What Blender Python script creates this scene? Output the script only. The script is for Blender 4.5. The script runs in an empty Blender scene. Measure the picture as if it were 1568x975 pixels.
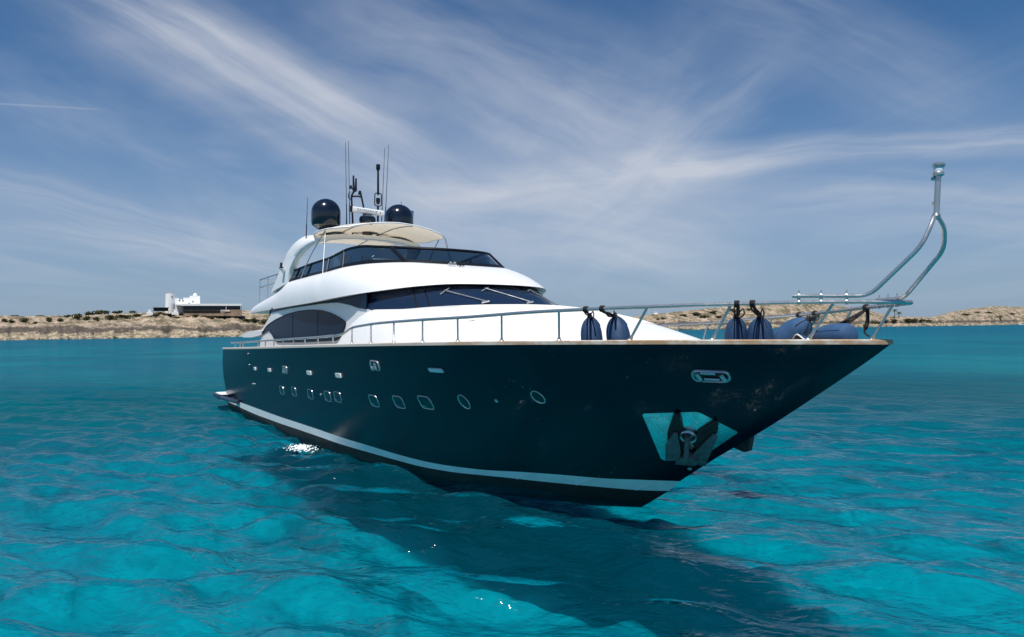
import bpy, bmesh, math, random
import numpy as np
from mathutils import Vector, Matrix, Euler

random.seed(7)
RNG = np.random.default_rng(11)
S = bpy.context.scene
COL = S.collection
R = math.radians

# ------------------------------------------------------------------ camera
CAM_P = Vector((37.6615, -10.7400, 3.75))
YAW, PITCH, ROLL = R(148.2727), R(0.63464), R(-0.5700)
HEEL = R(1.429)          # the yacht lies heeled and trimmed by this little

cam = bpy.data.cameras.new('camera')
cam.sensor_width = 36.0
cam.lens = 36.0 * 1150 / 1568
cam.clip_start = 0.1
cam.clip_end = 30000
cam_o = bpy.data.objects.new('camera', cam)
COL.objects.link(cam_o)
S.camera = cam_o
fw = Vector((math.cos(YAW) * math.cos(PITCH), math.sin(YAW) * math.cos(PITCH), math.sin(PITCH)))
rt0 = Vector((math.sin(YAW), -math.cos(YAW), 0))
up0 = rt0.cross(fw)
rt = rt0 * math.cos(ROLL) + up0 * math.sin(ROLL)
up = up0 * math.cos(ROLL) - rt0 * math.sin(ROLL)
cam_o.matrix_world = Matrix(((rt.x, up.x, -fw.x, CAM_P.x), (rt.y, up.y, -fw.y, CAM_P.y),
                             (rt.z, up.z, -fw.z, CAM_P.z), (0, 0, 0, 1)))

YMAT = Matrix.Translation(CAM_P) @ Matrix.Rotation(HEEL, 4, fw) @ Matrix.Translation(-CAM_P)

# ------------------------------------------------------------------ sun, sky, exposure
SUN_EL, SUN_AZ = R(67), R(312)          # azimuth: angle in the XY plane of the direction TO the sun
sd = Vector((math.cos(SUN_AZ) * math.cos(SUN_EL), math.sin(SUN_AZ) * math.cos(SUN_EL), math.sin(SUN_EL)))
sun = bpy.data.lights.new('sun', 'SUN')
sun.energy = 5.0
sun.angle = R(0.53)
sun.color = (1.0, 0.965, 0.91)
sun_o = bpy.data.objects.new('sun', sun)
sun_o.rotation_euler = sd.to_track_quat('Z', 'Y').to_euler()
sun_o.location = (0, 0, 60)
COL.objects.link(sun_o)

S.view_settings.view_transform = 'Standard'
S.view_settings.look = 'None'
S.view_settings.exposure = 0.12
S.view_settings.gamma = 1.0
S.view_settings.use_curve_mapping = False
S.cycles.max_bounces = 8
S.cycles.diffuse_bounces = 3
S.cycles.glossy_bounces = 4
S.cycles.transparent_max_bounces = 12
S.cycles.caustics_reflective = False
S.cycles.caustics_refractive = False
S.cycles.sample_clamp_indirect = 4.0

world = bpy.data.worlds.new('World')
S.world = world
world.use_nodes = True
nt = world.node_tree
nt.nodes.clear()


class NB:
    """tiny node builder"""
    def __init__(self, nt):
        self.nt = nt

    def n(self, t, **kw):
        nd = self.nt.nodes.new(t)
        for k, v in kw.items():
            setattr(nd, k, v)
        return nd

    def lk(self, a, b):
        self.nt.links.new(a, b)

    def put(self, sock, v):
        if isinstance(v, bpy.types.NodeSocket):
            self.lk(v, sock)
        else:
            sock.default_value = v

    def m(self, op, a, b=None, c=None, clamp=False):
        nd = self.n('ShaderNodeMath', operation=op)
        nd.use_clamp = clamp
        self.put(nd.inputs[0], a)
        if b is not None:
            self.put(nd.inputs[1], b)
        if c is not None:
            self.put(nd.inputs[2], c)
        return nd.outputs[0]

    def vm(self, op, a, b=None):
        nd = self.n('ShaderNodeVectorMath', operation=op)
        self.put(nd.inputs[0], a)
        if b is not None:
            self.put(nd.inputs[1], b)
        return nd.outputs['Value'] if op in ('DOT_PRODUCT', 'LENGTH') else nd.outputs[0]

    def ramp(self, v, lo, hi, smooth=True):
        nd = self.n('ShaderNodeMapRange')
        nd.interpolation_type = 'SMOOTHSTEP' if smooth else 'LINEAR'
        nd.clamp = True
        self.put(nd.inputs['Value'], v)
        nd.inputs['From Min'].default_value = lo
        nd.inputs['From Max'].default_value = hi
        return nd.outputs[0]

    def comb(self, x, y, z=0.0):
        nd = self.n('ShaderNodeCombineXYZ')
        self.put(nd.inputs[0], x)
        self.put(nd.inputs[1], y)
        self.put(nd.inputs[2], z)
        return nd.outputs[0]

    def noise(self, vec, scale, detail=4.0, rough=0.55, dist=0.0, out=0):
        nd = self.n('ShaderNodeTexNoise')
        nd.noise_dimensions = '3D'
        if vec is not None:
            self.put(nd.inputs['Vector'], vec)
        nd.inputs['Scale'].default_value = scale
        nd.inputs['Detail'].default_value = detail
        nd.inputs['Roughness'].default_value = rough
        nd.inputs['Distortion'].default_value = dist
        return nd.outputs[out]

    def mixc(self, fac, a, b, blend='MIX'):
        nd = self.n('ShaderNodeMix')
        nd.data_type = 'RGBA'
        nd.blend_type = blend
        self.put(nd.inputs[0], fac)
        self.put(nd.inputs[6], a)
        self.put(nd.inputs[7], b)
        return nd.outputs[2]

    def dirscale(self, vec, ang, sa, sc_, sz=1.0):
        """coordinates turned to a heading, then scaled along and across it"""
        x = self.vm('DOT_PRODUCT', vec, (math.cos(ang) * sa, math.sin(ang) * sa, 0))
        y = self.vm('DOT_PRODUCT', vec, (-math.sin(ang) * sc_, math.cos(ang) * sc_, 0))
        z = self.vm('DOT_PRODUCT', vec, (0, 0, sz))
        return self.comb(x, y, z)

    def mapping(self, vec, scale=(1, 1, 1), rot=(0, 0, 0), loc=(0, 0, 0)):
        nd = self.n('ShaderNodeMapping')
        self.put(nd.inputs[0], vec)
        nd.inputs['Location'].default_value = loc
        nd.inputs['Rotation'].default_value = rot
        nd.inputs['Scale'].default_value = scale
        return nd.outputs[0]


w = NB(nt)
sky = w.n('ShaderNodeTexSky')
sky.sky_type = 'NISHITA'
sky.sun_disc = False
sky.sun_elevation = SUN_EL
sky.sun_rotation = math.pi / 2 - SUN_AZ
sky.altitude = 0
sky.air_density = 1.0
sky.dust_density = 0.6
sky.ozone_density = 2.2
tc = w.n('ShaderNodeTexCoord').outputs['Generated']
# cirrus, laid out by compass heading and height above the horizon
HD = (math.cos(YAW), math.sin(YAW), 0.0)
RD = (math.sin(YAW), -math.cos(YAW), 0.0)
dep = w.vm('DOT_PRODUCT', tc, HD)
rgt = w.vm('DOT_PRODUCT', tc, RD)
sx = w.n('ShaderNodeSeparateXYZ')
w.lk(tc, sx.inputs[0])
zz = sx.outputs[2]
front = w.ramp(dep, 0.05, 0.3)
dsafe = w.m('MAXIMUM', dep, 0.05)
U = w.m('DIVIDE', rgt, dsafe)           # tangent of the bearing
V = w.m('DIVIDE', zz, dsafe)            # tangent of the height
zs = w.m('ADD', w.m('MAXIMUM', zz, 0.0), 0.06)
PL = w.comb(w.m('DIVIDE', rgt, zs), w.m('DIVIDE', dep, zs))   # a flat cloud layer
UV = w.comb(U, V)
wz = w.n('ShaderNodeTexNoise')
wz.inputs['Scale'].default_value = 3.2
wz.inputs['Detail'].default_value = 3.0
w.lk(UV, wz.inputs['Vector'])
warp = w.vm('SUBTRACT', wz.outputs['Color'], (0.5, 0.5, 0.5))


def streak(u0, v0, u1, v1, wid, wseed, amp, warpk=0.10, fib=5.0, soft=0.35):
    """one soft band of cirrus from (u0,v0) to (u1,v1), fibrous along its length"""
    ax, ay = u1 - u0, v1 - v0
    L = math.hypot(ax, ay)
    ax, ay = ax / L, ay / L
    p = w.vm('ADD', UV, w.vm('MULTIPLY', warp, (warpk, warpk, 0)))
    q = w.vm('SUBTRACT', p, (u0, v0, 0))
    a = w.m('DIVIDE', w.vm('DOT_PRODUCT', q, (ax, ay, 0)), L)
    b = w.m('DIVIDE', w.vm('DOT_PRODUCT', q, (-ay, ax, 0)), wid)
    across = w.m('SUBTRACT', 1.0, w.ramp(w.m('ABSOLUTE', b), 0.0, 1.0))
    ends = w.m('MULTIPLY', w.ramp(a, -soft, soft * 0.6), w.m('SUBTRACT', 1.0, w.ramp(a, 1 - soft * 0.6, 1 + soft)))
    nv = w.comb(w.m('MULTIPLY', a, 2.2 * L / 0.8), w.m('MULTIPLY', b, fib * wid / 0.1), wseed)
    ns = w.ramp(w.noise(nv, 1.0, 8.0, 0.58, 0.2), 0.12, 0.88)
    return w.m('MULTIPLY', w.m('MULTIPLY', across, ends), w.m('MULTIPLY', ns, amp))


def px(u, v):
    x = (u - 784) / 1150
    return x, (508.1 - 0.00995 * u - v) / 1150


def st(u0, v0, u1, v1, wid, seed, amp, **k):
    return streak(*px(u0, v0), *px(u1, v1), wid, seed, amp, **k)


bands = [
    st(120, -20, 600, 250, 0.085, 1.3, 0.66, warpk=0.06, fib=3.0),
    st(280, 30, 640, 230, 0.05, 2.1, 0.45, warpk=0.06, fib=2.5),
    st(560, 40, 1000, 220, 0.20, 8.3, 0.46, warpk=0.10, fib=1.4),
    st(660, 300, 1150, 250, 0.040, 4.4, 0.66, warpk=0.07, fib=3.0),
    st(1050, 248, 1640, 205, 0.030, 5.2, 0.60, warpk=0.06, fib=5.0),
    st(900, 330, 1160, 130, 0.065, 6.6, 0.40, warpk=0.09, fib=2.5),
    st(600, 330, 1060, 400, 0.13, 9.2, 0.62, warpk=0.15, fib=2.0),
    st(-80, 270, 440, 400, 0.055, 3.9, 0.46, warpk=0.06, fib=7.0),
    st(-80, 350, 520, 410, 0.035, 7.7, 0.36, warpk=0.05, fib=8.0),
    st(1200, 300, 1640, 312, 0.055, 10.4, 0.60, warpk=0.08, fib=3.0),
    st(760, 180, 1120, 330, 0.12, 15.1, 0.42, warpk=0.12, fib=1.2),
    st(1300, 360, 1640, 350, 0.03, 11.0, 0.30, warpk=0.08, fib=3.0),
    st(1090, -10, 1460, 140, 0.11, 12.8, 0.34, warpk=0.07, fib=1.6),
    st(-30, 156, 150, 166, 0.0022, 13.5, 0.30, warpk=0.0, fib=0.3, soft=0.12),
]
dens = bands[0]
for b in bands[1:]:
    dens = w.m('ADD', dens, b)
dens = w.m('MULTIPLY', dens, front)
veil = w.ramp(w.noise(w.mapping(PL, scale=(0.55, 0.16, 1), rot=(0, 0, R(35))), 1.0, 5.0, 0.62, 1.2), 0.42, 0.85)
veil = w.m('MULTIPLY', veil, 0.34)
dens = w.m('ADD', dens, veil)
haze_low = w.m('MULTIPLY', w.m('SUBTRACT', 1.0, w.ramp(zz, 0.0, 0.36)), 0.68)
dens = w.m('MINIMUM', w.m('MULTIPLY', dens, w.ramp(zz, -0.02, 0.10)), 0.85)
tint = w.mixc(1.0, sky.outputs[0], (0.42, 0.74, 1.0, 1), 'MULTIPLY')
col = w.mixc(haze_low, tint, (3.85, 4.75, 6.5, 1))
col = w.mixc(dens, col, (7.0, 7.4, 8.3, 1))
bg = w.n('ShaderNodeBackground')
w.lk(col, bg.inputs[0])
bg.inputs[1].default_value = 0.078
wo = w.n('ShaderNodeOutputWorld')
w.lk(bg.outputs[0], wo.inputs[0])

# ------------------------------------------------------------------ materials
def mat(name):
    m = bpy.data.materials.new(name)
    m.use_nodes = True
    t = m.node_tree
    t.nodes.clear()
    b = NB(t)
    out = b.n('ShaderNodeOutputMaterial')
    return m, b, out


def principled(name, color, rough=0.4, metal=0.0, coat=0.0, spec=0.5, bump=None, var=None, coatr=0.03):
    """var = (scale, amount): gentle tone variation; bump = (scale, strength)"""
    m, b, out = mat(name)
    p = b.n('ShaderNodeBsdfPrincipled')
    p.inputs['Base Color'].default_value = (*color, 1)
    p.inputs['Roughness'].default_value = rough
    p.inputs['Metallic'].default_value = metal
    p.inputs['Coat Weight'].default_value = coat
    p.inputs['Coat Roughness'].default_value = coatr
    p.inputs['Specular IOR Level'].default_value = spec
    co = b.n('ShaderNodeTexCoord').outputs['Object']
    if var:
        f = b.ramp(b.noise(co, var[0], 5.0, 0.6), 0.3, 0.7)
        c2 = tuple(max(0, c * (1 - var[1])) for c in color)
        b.lk(b.mixc(f, (*color, 1), (*c2, 1)), p.inputs['Base Color'])
        b.lk(b.m('ADD', b.m('MULTIPLY', f, 0.12), rough), p.inputs['Roughness'])
    if bump:
        bn = b.n('ShaderNodeBump')
        bn.inputs['Strength'].default_value = bump[1]
        bn.inputs['Distance'].default_value = 0.02
        b.lk(b.noise(co, bump[0], 4.0, 0.6), bn.inputs['Height'])
        b.lk(bn.outputs[0], p.inputs['Normal'])
    b.lk(p.outputs[0], out.inputs[0])
    return m


M = {}
M['white'] = principled('white gelcoat', (0.83, 0.83, 0.82), 0.28, coat=0.25, var=(0.9, 0.045))
M['white2'] = principled('white paint', (0.78, 0.79, 0.79), 0.4, var=(1.3, 0.05))
M['navy_glass'] = principled('navy dome gelcoat', (0.004, 0.007, 0.016), 0.16, coat=0.6)
M['black'] = principled('black paint', (0.008, 0.008, 0.01), 0.35)
M['rope'] = principled('black rope', (0.012, 0.012, 0.014), 0.85, bump=(60, 0.6))
M['steel'] = principled('polished steel', (0.56, 0.555, 0.54), 0.22, metal=0.82, var=(6, 0.08))
M['steel_dull'] = principled('worn steel plate', (0.90, 0.92, 0.92), 0.20, metal=1.0, var=(5, 0.3), bump=(7, 0.25))
M['galv'] = principled('galvanised anchor', (0.20, 0.20, 0.21), 0.5, metal=0.6, var=(8, 0.4), bump=(25, 0.4))
M['galv_dark'] = principled('dark anchor fluke', (0.03, 0.028, 0.03), 0.55, metal=0.3, var=(8, 0.5), bump=(25, 0.4))
M['fender'] = principled('navy fender cover', (0.010, 0.045, 0.120), 0.62, bump=(90, 0.25), var=(3, 0.25))
M['fender2'] = principled('worn navy fender cover', (0.024, 0.085, 0.20), 0.70, bump=(90, 0.25), var=(3, 0.3))
M['flag'] = principled('blue flag cloth', (0.02, 0.08, 0.22), 0.8)
M['cream'] = principled('cream cushion', (0.78, 0.76, 0.73), 0.6, var=(4, 0.06))
M['rubber'] = principled('dark rubbing strake', (0.020, 0.022, 0.045), 0.35, coat=0.2)
M['frame'] = principled('dark window frame', (0.005, 0.006, 0.009), 0.45, spec=0.25)
M['glass'] = principled('tinted window glass', (0.010, 0.022, 0.050), 0.06, spec=0.22)
M['side_glass'] = principled('dark film side glass', (0.006, 0.017, 0.042), 0.08, spec=0.035)
M['porthole'] = principled('porthole glass', (0.006, 0.008, 0.012), 0.08, spec=0.5)
M['rim'] = principled('porthole rim steel', (0.62, 0.62, 0.61), 0.28, metal=1.0)
M['grey'] = principled('grey plastic', (0.3, 0.31, 0.33), 0.5)
M['lamp_lens'] = principled('clear lamp lens', (0.75, 0.8, 0.82), 0.1, coat=0.5)

# topsides: dark navy gloss with faint long-wave unevenness
m, b, out = mat('navy hull paint')
p = b.n('ShaderNodeBsdfPrincipled')
co = b.n('ShaderNodeTexCoord').outputs['Object']
f = b.noise(b.mapping(co, scale=(0.35, 0.35, 1.2)), 1.0, 4, 0.6)
hc = b.mixc(b.ramp(f, 0.3, 0.7), (0.0012, 0.0042, 0.0110, 1), (0.0018, 0.0058, 0.0150, 1))
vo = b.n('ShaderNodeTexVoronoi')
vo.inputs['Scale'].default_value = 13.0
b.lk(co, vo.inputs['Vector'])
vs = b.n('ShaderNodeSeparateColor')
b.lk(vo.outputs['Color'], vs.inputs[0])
dot = b.m('LESS_THAN', vo.outputs['Distance'], b.m('MULTIPLY', b.m('POWER', vs.outputs[0], 3.0), 0.32))  # sparse pale dots painted into the hull colour for glints off the water
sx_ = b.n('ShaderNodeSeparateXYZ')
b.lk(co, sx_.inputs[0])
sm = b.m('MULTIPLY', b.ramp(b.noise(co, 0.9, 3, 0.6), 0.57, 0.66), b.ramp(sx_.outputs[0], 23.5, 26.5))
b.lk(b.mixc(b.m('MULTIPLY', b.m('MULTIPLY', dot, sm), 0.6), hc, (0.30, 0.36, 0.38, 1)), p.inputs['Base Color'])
p.inputs['Roughness'].default_value = 0.26
p.inputs['Specular IOR Level'].default_value = 0.20
p.inputs['Specular Tint'].default_value = (0.5, 0.72, 1.0, 1)
p.inputs['Coat Weight'].default_value = 0.14
p.inputs['Coat Roughness'].default_value = 0.06
p.inputs['Coat Tint'].default_value = (0.8, 0.9, 1.0, 1)
bn = b.n('ShaderNodeBump')
bn.inputs['Strength'].default_value = 0.25
bn.inputs['Distance'].default_value = 0.012
b.lk(b.noise(b.mapping(co, scale=(0.8, 0.8, 0.5)), 1.0, 3, 0.5), bn.inputs['Height'])
b.lk(bn.outputs[0], p.inputs['Normal'])
b.lk(p.outputs[0], out.inputs[0])
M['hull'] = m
M['antifoul'] = principled('black antifouling', (0.006, 0.006, 0.008), 0.7, var=(2.5, 0.5))
M['stripe'] = principled('white boot stripe', (0.84, 0.88, 0.87), 0.35, var=(2.0, 0.10))

# teak cap rail, weathered
m, b, out = mat('varnished teak rail')
p = b.n('ShaderNodeBsdfPrincipled')
co = b.n('ShaderNodeTexCoord').outputs['Object']
sep = b.n('ShaderNodeSeparateXYZ')
b.lk(co, sep.inputs[0])
fwd = b.ramp(sep.outputs[0], 17.0, 27.5)
f = b.ramp(b.noise(b.mapping(co, scale=(0.9, 3, 3)), 1.0, 5, 0.65), 0.40, 0.62)
f = b.m('MULTIPLY', f, fwd)
b.lk(b.mixc(f, (0.58, 0.53, 0.46, 1), (0.40, 0.25, 0.14, 1)), p.inputs['Base Color'])
p.inputs['Roughness'].default_value = 0.45
b.lk(p.outputs[0], out.inputs[0])
M['teak'] = m

# deck planks
m, b, out = mat('teak deck planks')
p = b.n('ShaderNodeBsdfPrincipled')
co = b.n('ShaderNodeTexCoord').outputs['Object']
wv = b.n('ShaderNodeTexWave')
wv.bands_direction = 'Y'
wv.inputs['Scale'].default_value = 3.2
b.lk(co, wv.inputs['Vector'])
g = b.ramp(wv.outputs['Fac'], 0.02, 0.10)
b.lk(b.mixc(g, (0.03, 0.025, 0.02, 1), b.mixc(b.noise(co, 3, 4), (0.36, 0.27, 0.18, 1), (0.46, 0.37, 0.27, 1))), p.inputs['Base Color'])
p.inputs['Roughness'].default_value = 0.7
b.lk(p.outputs[0], out.inputs[0])
M['deck'] = m

# thin canopy cloth, light comes through
m, b, out = mat('cream canopy cloth')
d = b.n('ShaderNodeBsdfDiffuse')
t = b.n('ShaderNodeBsdfTranslucent')
d.inputs[0].default_value = (0.82, 0.80, 0.75, 1)
t.inputs[0].default_value = (0.82, 0.77, 0.68, 1)
mx = b.n('ShaderNodeMixShader')
mx.inputs[0].default_value = 0.62
b.lk(d.outputs[0], mx.inputs[1])
b.lk(t.outputs[0], mx.inputs[2])
b.lk(mx.outputs[0], out.inputs[0])
M['canopy'] = m

# smoked acrylic wind screen, partly see-through
m, b, out = mat('smoked acrylic screen')
g = b.n('ShaderNodeBsdfGlossy')
g.inputs['Roughness'].default_value = 0.04
g.inputs[0].default_value = (1, 1, 1, 1)
t = b.n('ShaderNodeBsdfTransparent')
t.inputs[0].default_value = (0.065, 0.11, 0.155, 1)
fr = b.n('ShaderNodeFresnel')
fr.inputs[0].default_value = 1.45
mx = b.n('ShaderNodeMixShader')
b.lk(fr.outputs[0], mx.inputs[0])
b.lk(t.outputs[0], mx.inputs[1])
b.lk(g.outputs[0], mx.inputs[2])
b.lk(mx.outputs[0], out.inputs[0])
M['acrylic'] = m


# sea surface: sky reflection over scattering turquoise water, partly see-through to the bed
WIND = R(148 - 24)
m, b, out = mat('sea water')
geo = b.n('ShaderNodeNewGeometry').outputs['Position']
dist = b.vm('LENGTH', b.vm('SUBTRACT', geo, (34, -6, 0)))
near = b.m('SUBTRACT', 1.0, b.ramp(dist, 25.0, 160.0))
n1 = b.noise(b.dirscale(geo, WIND, 1.5, 0.68), 1.75, 3, 0.5, 0.3)
n2 = b.noise(b.dirscale(geo, WIND + 0.5, 1.5, 0.8), 5.0, 2, 0.5, 0.3)
n3 = b.noise(b.dirscale(geo, WIND - 0.3, 1.5, 0.55), 0.36, 3, 0.5, 0.3)
h = b.m('ADD', b.m('MULTIPLY', n1, 0.110), b.m('MULTIPLY', n2, 0.031))
h = b.m('ADD', h, b.m('MULTIPLY', n3, 0.20))
n5 = b.noise(b.dirscale(geo, WIND + 0.15, 1.8, 0.5), 0.085, 4, 0.62, 0.3)
n6 = b.noise(b.dirscale(geo, WIND - 0.1, 1.8, 0.5), 0.026, 4, 0.62, 0.3)
h = b.m('ADD', h, b.m('MULTIPLY', b.m('MULTIPLY', n5, b.ramp(dist, 25.0, 110.0)), 1.7))
h = b.m('ADD', h, b.m('MULTIPLY', b.m('MULTIPLY', n6, b.ramp(dist, 120.0, 400.0)), 5.0))
bn = b.n('ShaderNodeBump')
bn.inputs['Strength'].default_value = 1.0
bn.inputs['Distance'].default_value = 1.0
b.lk(h, bn.inputs['Height'])
fr = b.n('ShaderNodeFresnel')
fr.inputs[0].default_value = 1.33
b.lk(bn.outputs[0], fr.inputs['Normal'])
gl = b.n('ShaderNodeBsdfGlossy')
gl.inputs['Roughness'].default_value = 0.09
gl.inputs[0].default_value = (0.92, 0.95, 1.0, 1)
b.lk(bn.outputs[0], gl.inputs['Normal'])
df = b.n('ShaderNodeBsdfDiffuse')
b.lk(bn.outputs[0], df.inputs['Normal'])
patch = b.noise(b.mapping(geo, scale=(0.6, 1.0, 1), rot=(0, 0, 0.5)), 0.05, 4, 0.55, 0.4)
wc = b.mixc(b.ramp(patch, 0.36, 0.66), (0.000, 0.092, 0.140, 1), (0.001, 0.132, 0.168, 1))
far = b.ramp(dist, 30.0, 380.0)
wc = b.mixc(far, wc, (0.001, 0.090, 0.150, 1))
b.put(df.inputs[0], wc)
tr = b.n('ShaderNodeBsdfTransparent')
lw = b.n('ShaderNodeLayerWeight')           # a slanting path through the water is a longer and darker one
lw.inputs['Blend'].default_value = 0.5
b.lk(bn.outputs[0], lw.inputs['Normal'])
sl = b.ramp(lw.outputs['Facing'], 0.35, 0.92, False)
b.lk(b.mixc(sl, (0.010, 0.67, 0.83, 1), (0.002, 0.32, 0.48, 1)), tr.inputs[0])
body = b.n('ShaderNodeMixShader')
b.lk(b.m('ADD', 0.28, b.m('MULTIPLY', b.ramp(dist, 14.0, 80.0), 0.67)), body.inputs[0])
b.lk(tr.outputs[0], body.inputs[1])
b.lk(df.outputs[0], body.inputs[2])
mx = b.n('ShaderNodeMixShader')
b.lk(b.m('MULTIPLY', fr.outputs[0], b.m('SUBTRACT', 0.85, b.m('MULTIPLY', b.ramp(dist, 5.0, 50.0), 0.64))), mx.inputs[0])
b.lk(body.outputs[0], mx.inputs[1])
b.lk(gl.outputs[0], mx.inputs[2])
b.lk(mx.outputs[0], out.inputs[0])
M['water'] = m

# sea bed: pale sand with seagrass and stones
m, b, out = mat('sandy sea bed')
geo = b.n('ShaderNodeNewGeometry').outputs['Position']
df = b.n('ShaderNodeBsdfPrincipled')
df.subsurface_method = 'BURLEY'                   # light spreads sideways in the cloudy water over the sand
df.inputs['Subsurface Weight'].default_value = 1.0
df.inputs['Subsurface Radius'].default_value = (1.0, 1.0, 1.0)
df.inputs['Subsurface Scale'].default_value = 1.5
df.inputs['Roughness'].default_value = 1.0
df.inputs['Specular IOR Level'].default_value = 0.0
n1 = b.noise(b.mapping(geo, rot=(0, 0, 0.9), scale=(0.5, 1.2, 1)), 0.22, 5, 0.62, 1.0)
n2 = b.noise(geo, 1.6, 4, 0.6, 0.8)
s = b.mixc(b.ramp(n2, 0.35, 0.7), (0.62, 0.62, 0.52, 1), (0.46, 0.48, 0.42, 1))
s = b.mixc(b.ramp(n1, 0.50, 0.72), s, (0.16, 0.22, 0.20, 1))
b.lk(s, df.inputs[0])
up_n = b.vm('NORMALIZE', b.vm('ADD', b.vm('MULTIPLY', b.n('ShaderNodeNewGeometry').outputs['Normal'], (0.16, 0.16, 0.16)), (0, 0, 0.84)))
b.lk(up_n, df.inputs['Normal'])
b.lk(df.outputs[0], out.inputs[0])
M['bed'] = m

# limestone and sand of the shore
m, b, out = mat('limestone and sand')
p = b.n('ShaderNodeBsdfPrincipled')
geo = b.n('ShaderNodeNewGeometry').outputs['Position']
sep = b.n('ShaderNodeSeparateXYZ')
b.lk(geo, sep.inputs[0])
zn = b.m('ADD', sep.outputs[2], b.m('MULTIPLY', b.m('SUBTRACT', b.noise(b.mapping(geo, scale=(1, 1, 2)), 0.10, 7, 0.74), 0.5), 12.0))
sand = b.mixc(b.ramp(b.noise(geo, 0.16, 6, 0.68), 0.36, 0.66), (0.42, 0.335, 0.25, 1), (0.24, 0.185, 0.135, 1))
sand = b.mixc(b.ramp(b.noise(geo, 0.42, 5, 0.75), 0.54, 0.66), sand, (0.155, 0.125, 0.085, 1))
scrub = b.m('MULTIPLY', b.ramp(b.noise(b.mapping(geo, scale=(1, 1, 1.5)), 0.12, 5, 0.78), 0.46, 0.55), b.ramp(zn, 5.5, 8.5))
sand = b.mixc(b.m('MULTIPLY', scrub, 0.85), sand, (0.085, 0.080, 0.042, 1))
ledge_shade = b.m('MULTIPLY', b.ramp(zn, 2.6, 3.6), b.m('SUBTRACT', 1.0, b.ramp(zn, 5.2, 6.8)))  # dark band painted into the rock colour for the shadow under the step
c = b.mixc(b.m('MULTIPLY', ledge_shade, 0.90), sand, (0.060, 0.052, 0.045, 1))
rock = b.m('SUBTRACT', 1.0, b.ramp(zn, 2.2, 3.2))
rockc = b.mixc(b.ramp(b.noise(b.mapping(geo, scale=(1, 1, 2.5)), 0.35, 5, 0.75), 0.42, 0.56), (0.40, 0.335, 0.235, 1), (0.17, 0.14, 0.10, 1))
c = b.mixc(rock, c, rockc)
wet = b.m('SUBTRACT', 1.0, b.ramp(zn, -0.7, 0.7))
c = b.mixc(wet, c, (0.05, 0.055, 0.035, 1))
b.lk(c, p.inputs['Base Color'])
p.inputs['Roughness'].default_value = 0.95
p.inputs['Specular IOR Level'].default_value = 0.1
b.lk(p.outputs[0], out.inputs[0])
M['land'] = m

m, b, out = mat('maquis leaves')
df = b.n('ShaderNodeBsdfDiffuse')
oi = b.n('ShaderNodeObjectInfo').outputs['Random']
geo = b.n('ShaderNodeNewGeometry').outputs['Position']
lf = b.mixc(b.ramp(b.noise(geo, 0.9, 3, 0.6), 0.35, 0.65), (0.040, 0.050, 0.022, 1), (0.085, 0.085, 0.042, 1))
lf = b.mixc(b.m('MULTIPLY', oi, 0.6), lf, (0.105, 0.095, 0.055, 1))
b.lk(lf, df.inputs[0])
b.lk(df.outputs[0], out.inputs[0])
M['leaf'] = m
M['bark'] = principled('grey bark', (0.09, 0.07, 0.05), 0.9)
M['plaster'] = principled('whitewashed plaster', (0.88, 0.87, 0.84), 0.85, var=(0.35, 0.07))
M['stone'] = principled('tan stone wall', (0.40, 0.28, 0.185), 0.9, var=(0.7, 0.35), bump=(1.5, 0.5))
M['dark_glazing'] = principled('dark glazing', (0.012, 0.014, 0.017), 0.2)
M['dark_wood'] = principled('dark timber', (0.035, 0.028, 0.024), 0.8, var=(0.8, 0.5))
M['terracotta'] = principled('pinkish tile', (0.42, 0.22, 0.17), 0.9)
M['foam'] = principled('white foam', (0.82, 0.86, 0.86), 0.9)


# ------------------------------------------------------------------ mesh helpers
def link(o, parent=None):
    COL.objects.link(o)
    if parent is not None:
        o.parent = parent
        o.matrix_parent_inverse = Matrix.Identity(4)
        inv = Matrix.Identity(4)
        pp = parent
        offs = Vector((0, 0, 0))
        while pp is not None:
            offs += pp.location
            pp = pp.parent
        o.location = Vector(o.location) - offs
    return o


def mesh_obj(name, verts, faces, material, parent=None, smooth=True, sharp=35.0):
    me = bpy.data.meshes.new(name)
    me.from_pydata([tuple(map(float, v)) for v in verts], [], [tuple(f) for f in faces])
    me.update()
    if smooth:
        me.polygons.foreach_set('use_smooth', [True] * len(me.polygons))
        if sharp:
            me.set_sharp_from_angle(angle=R(sharp))
    me.materials.append(material)
    return link(bpy.data.objects.new(name, me), parent)


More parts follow.
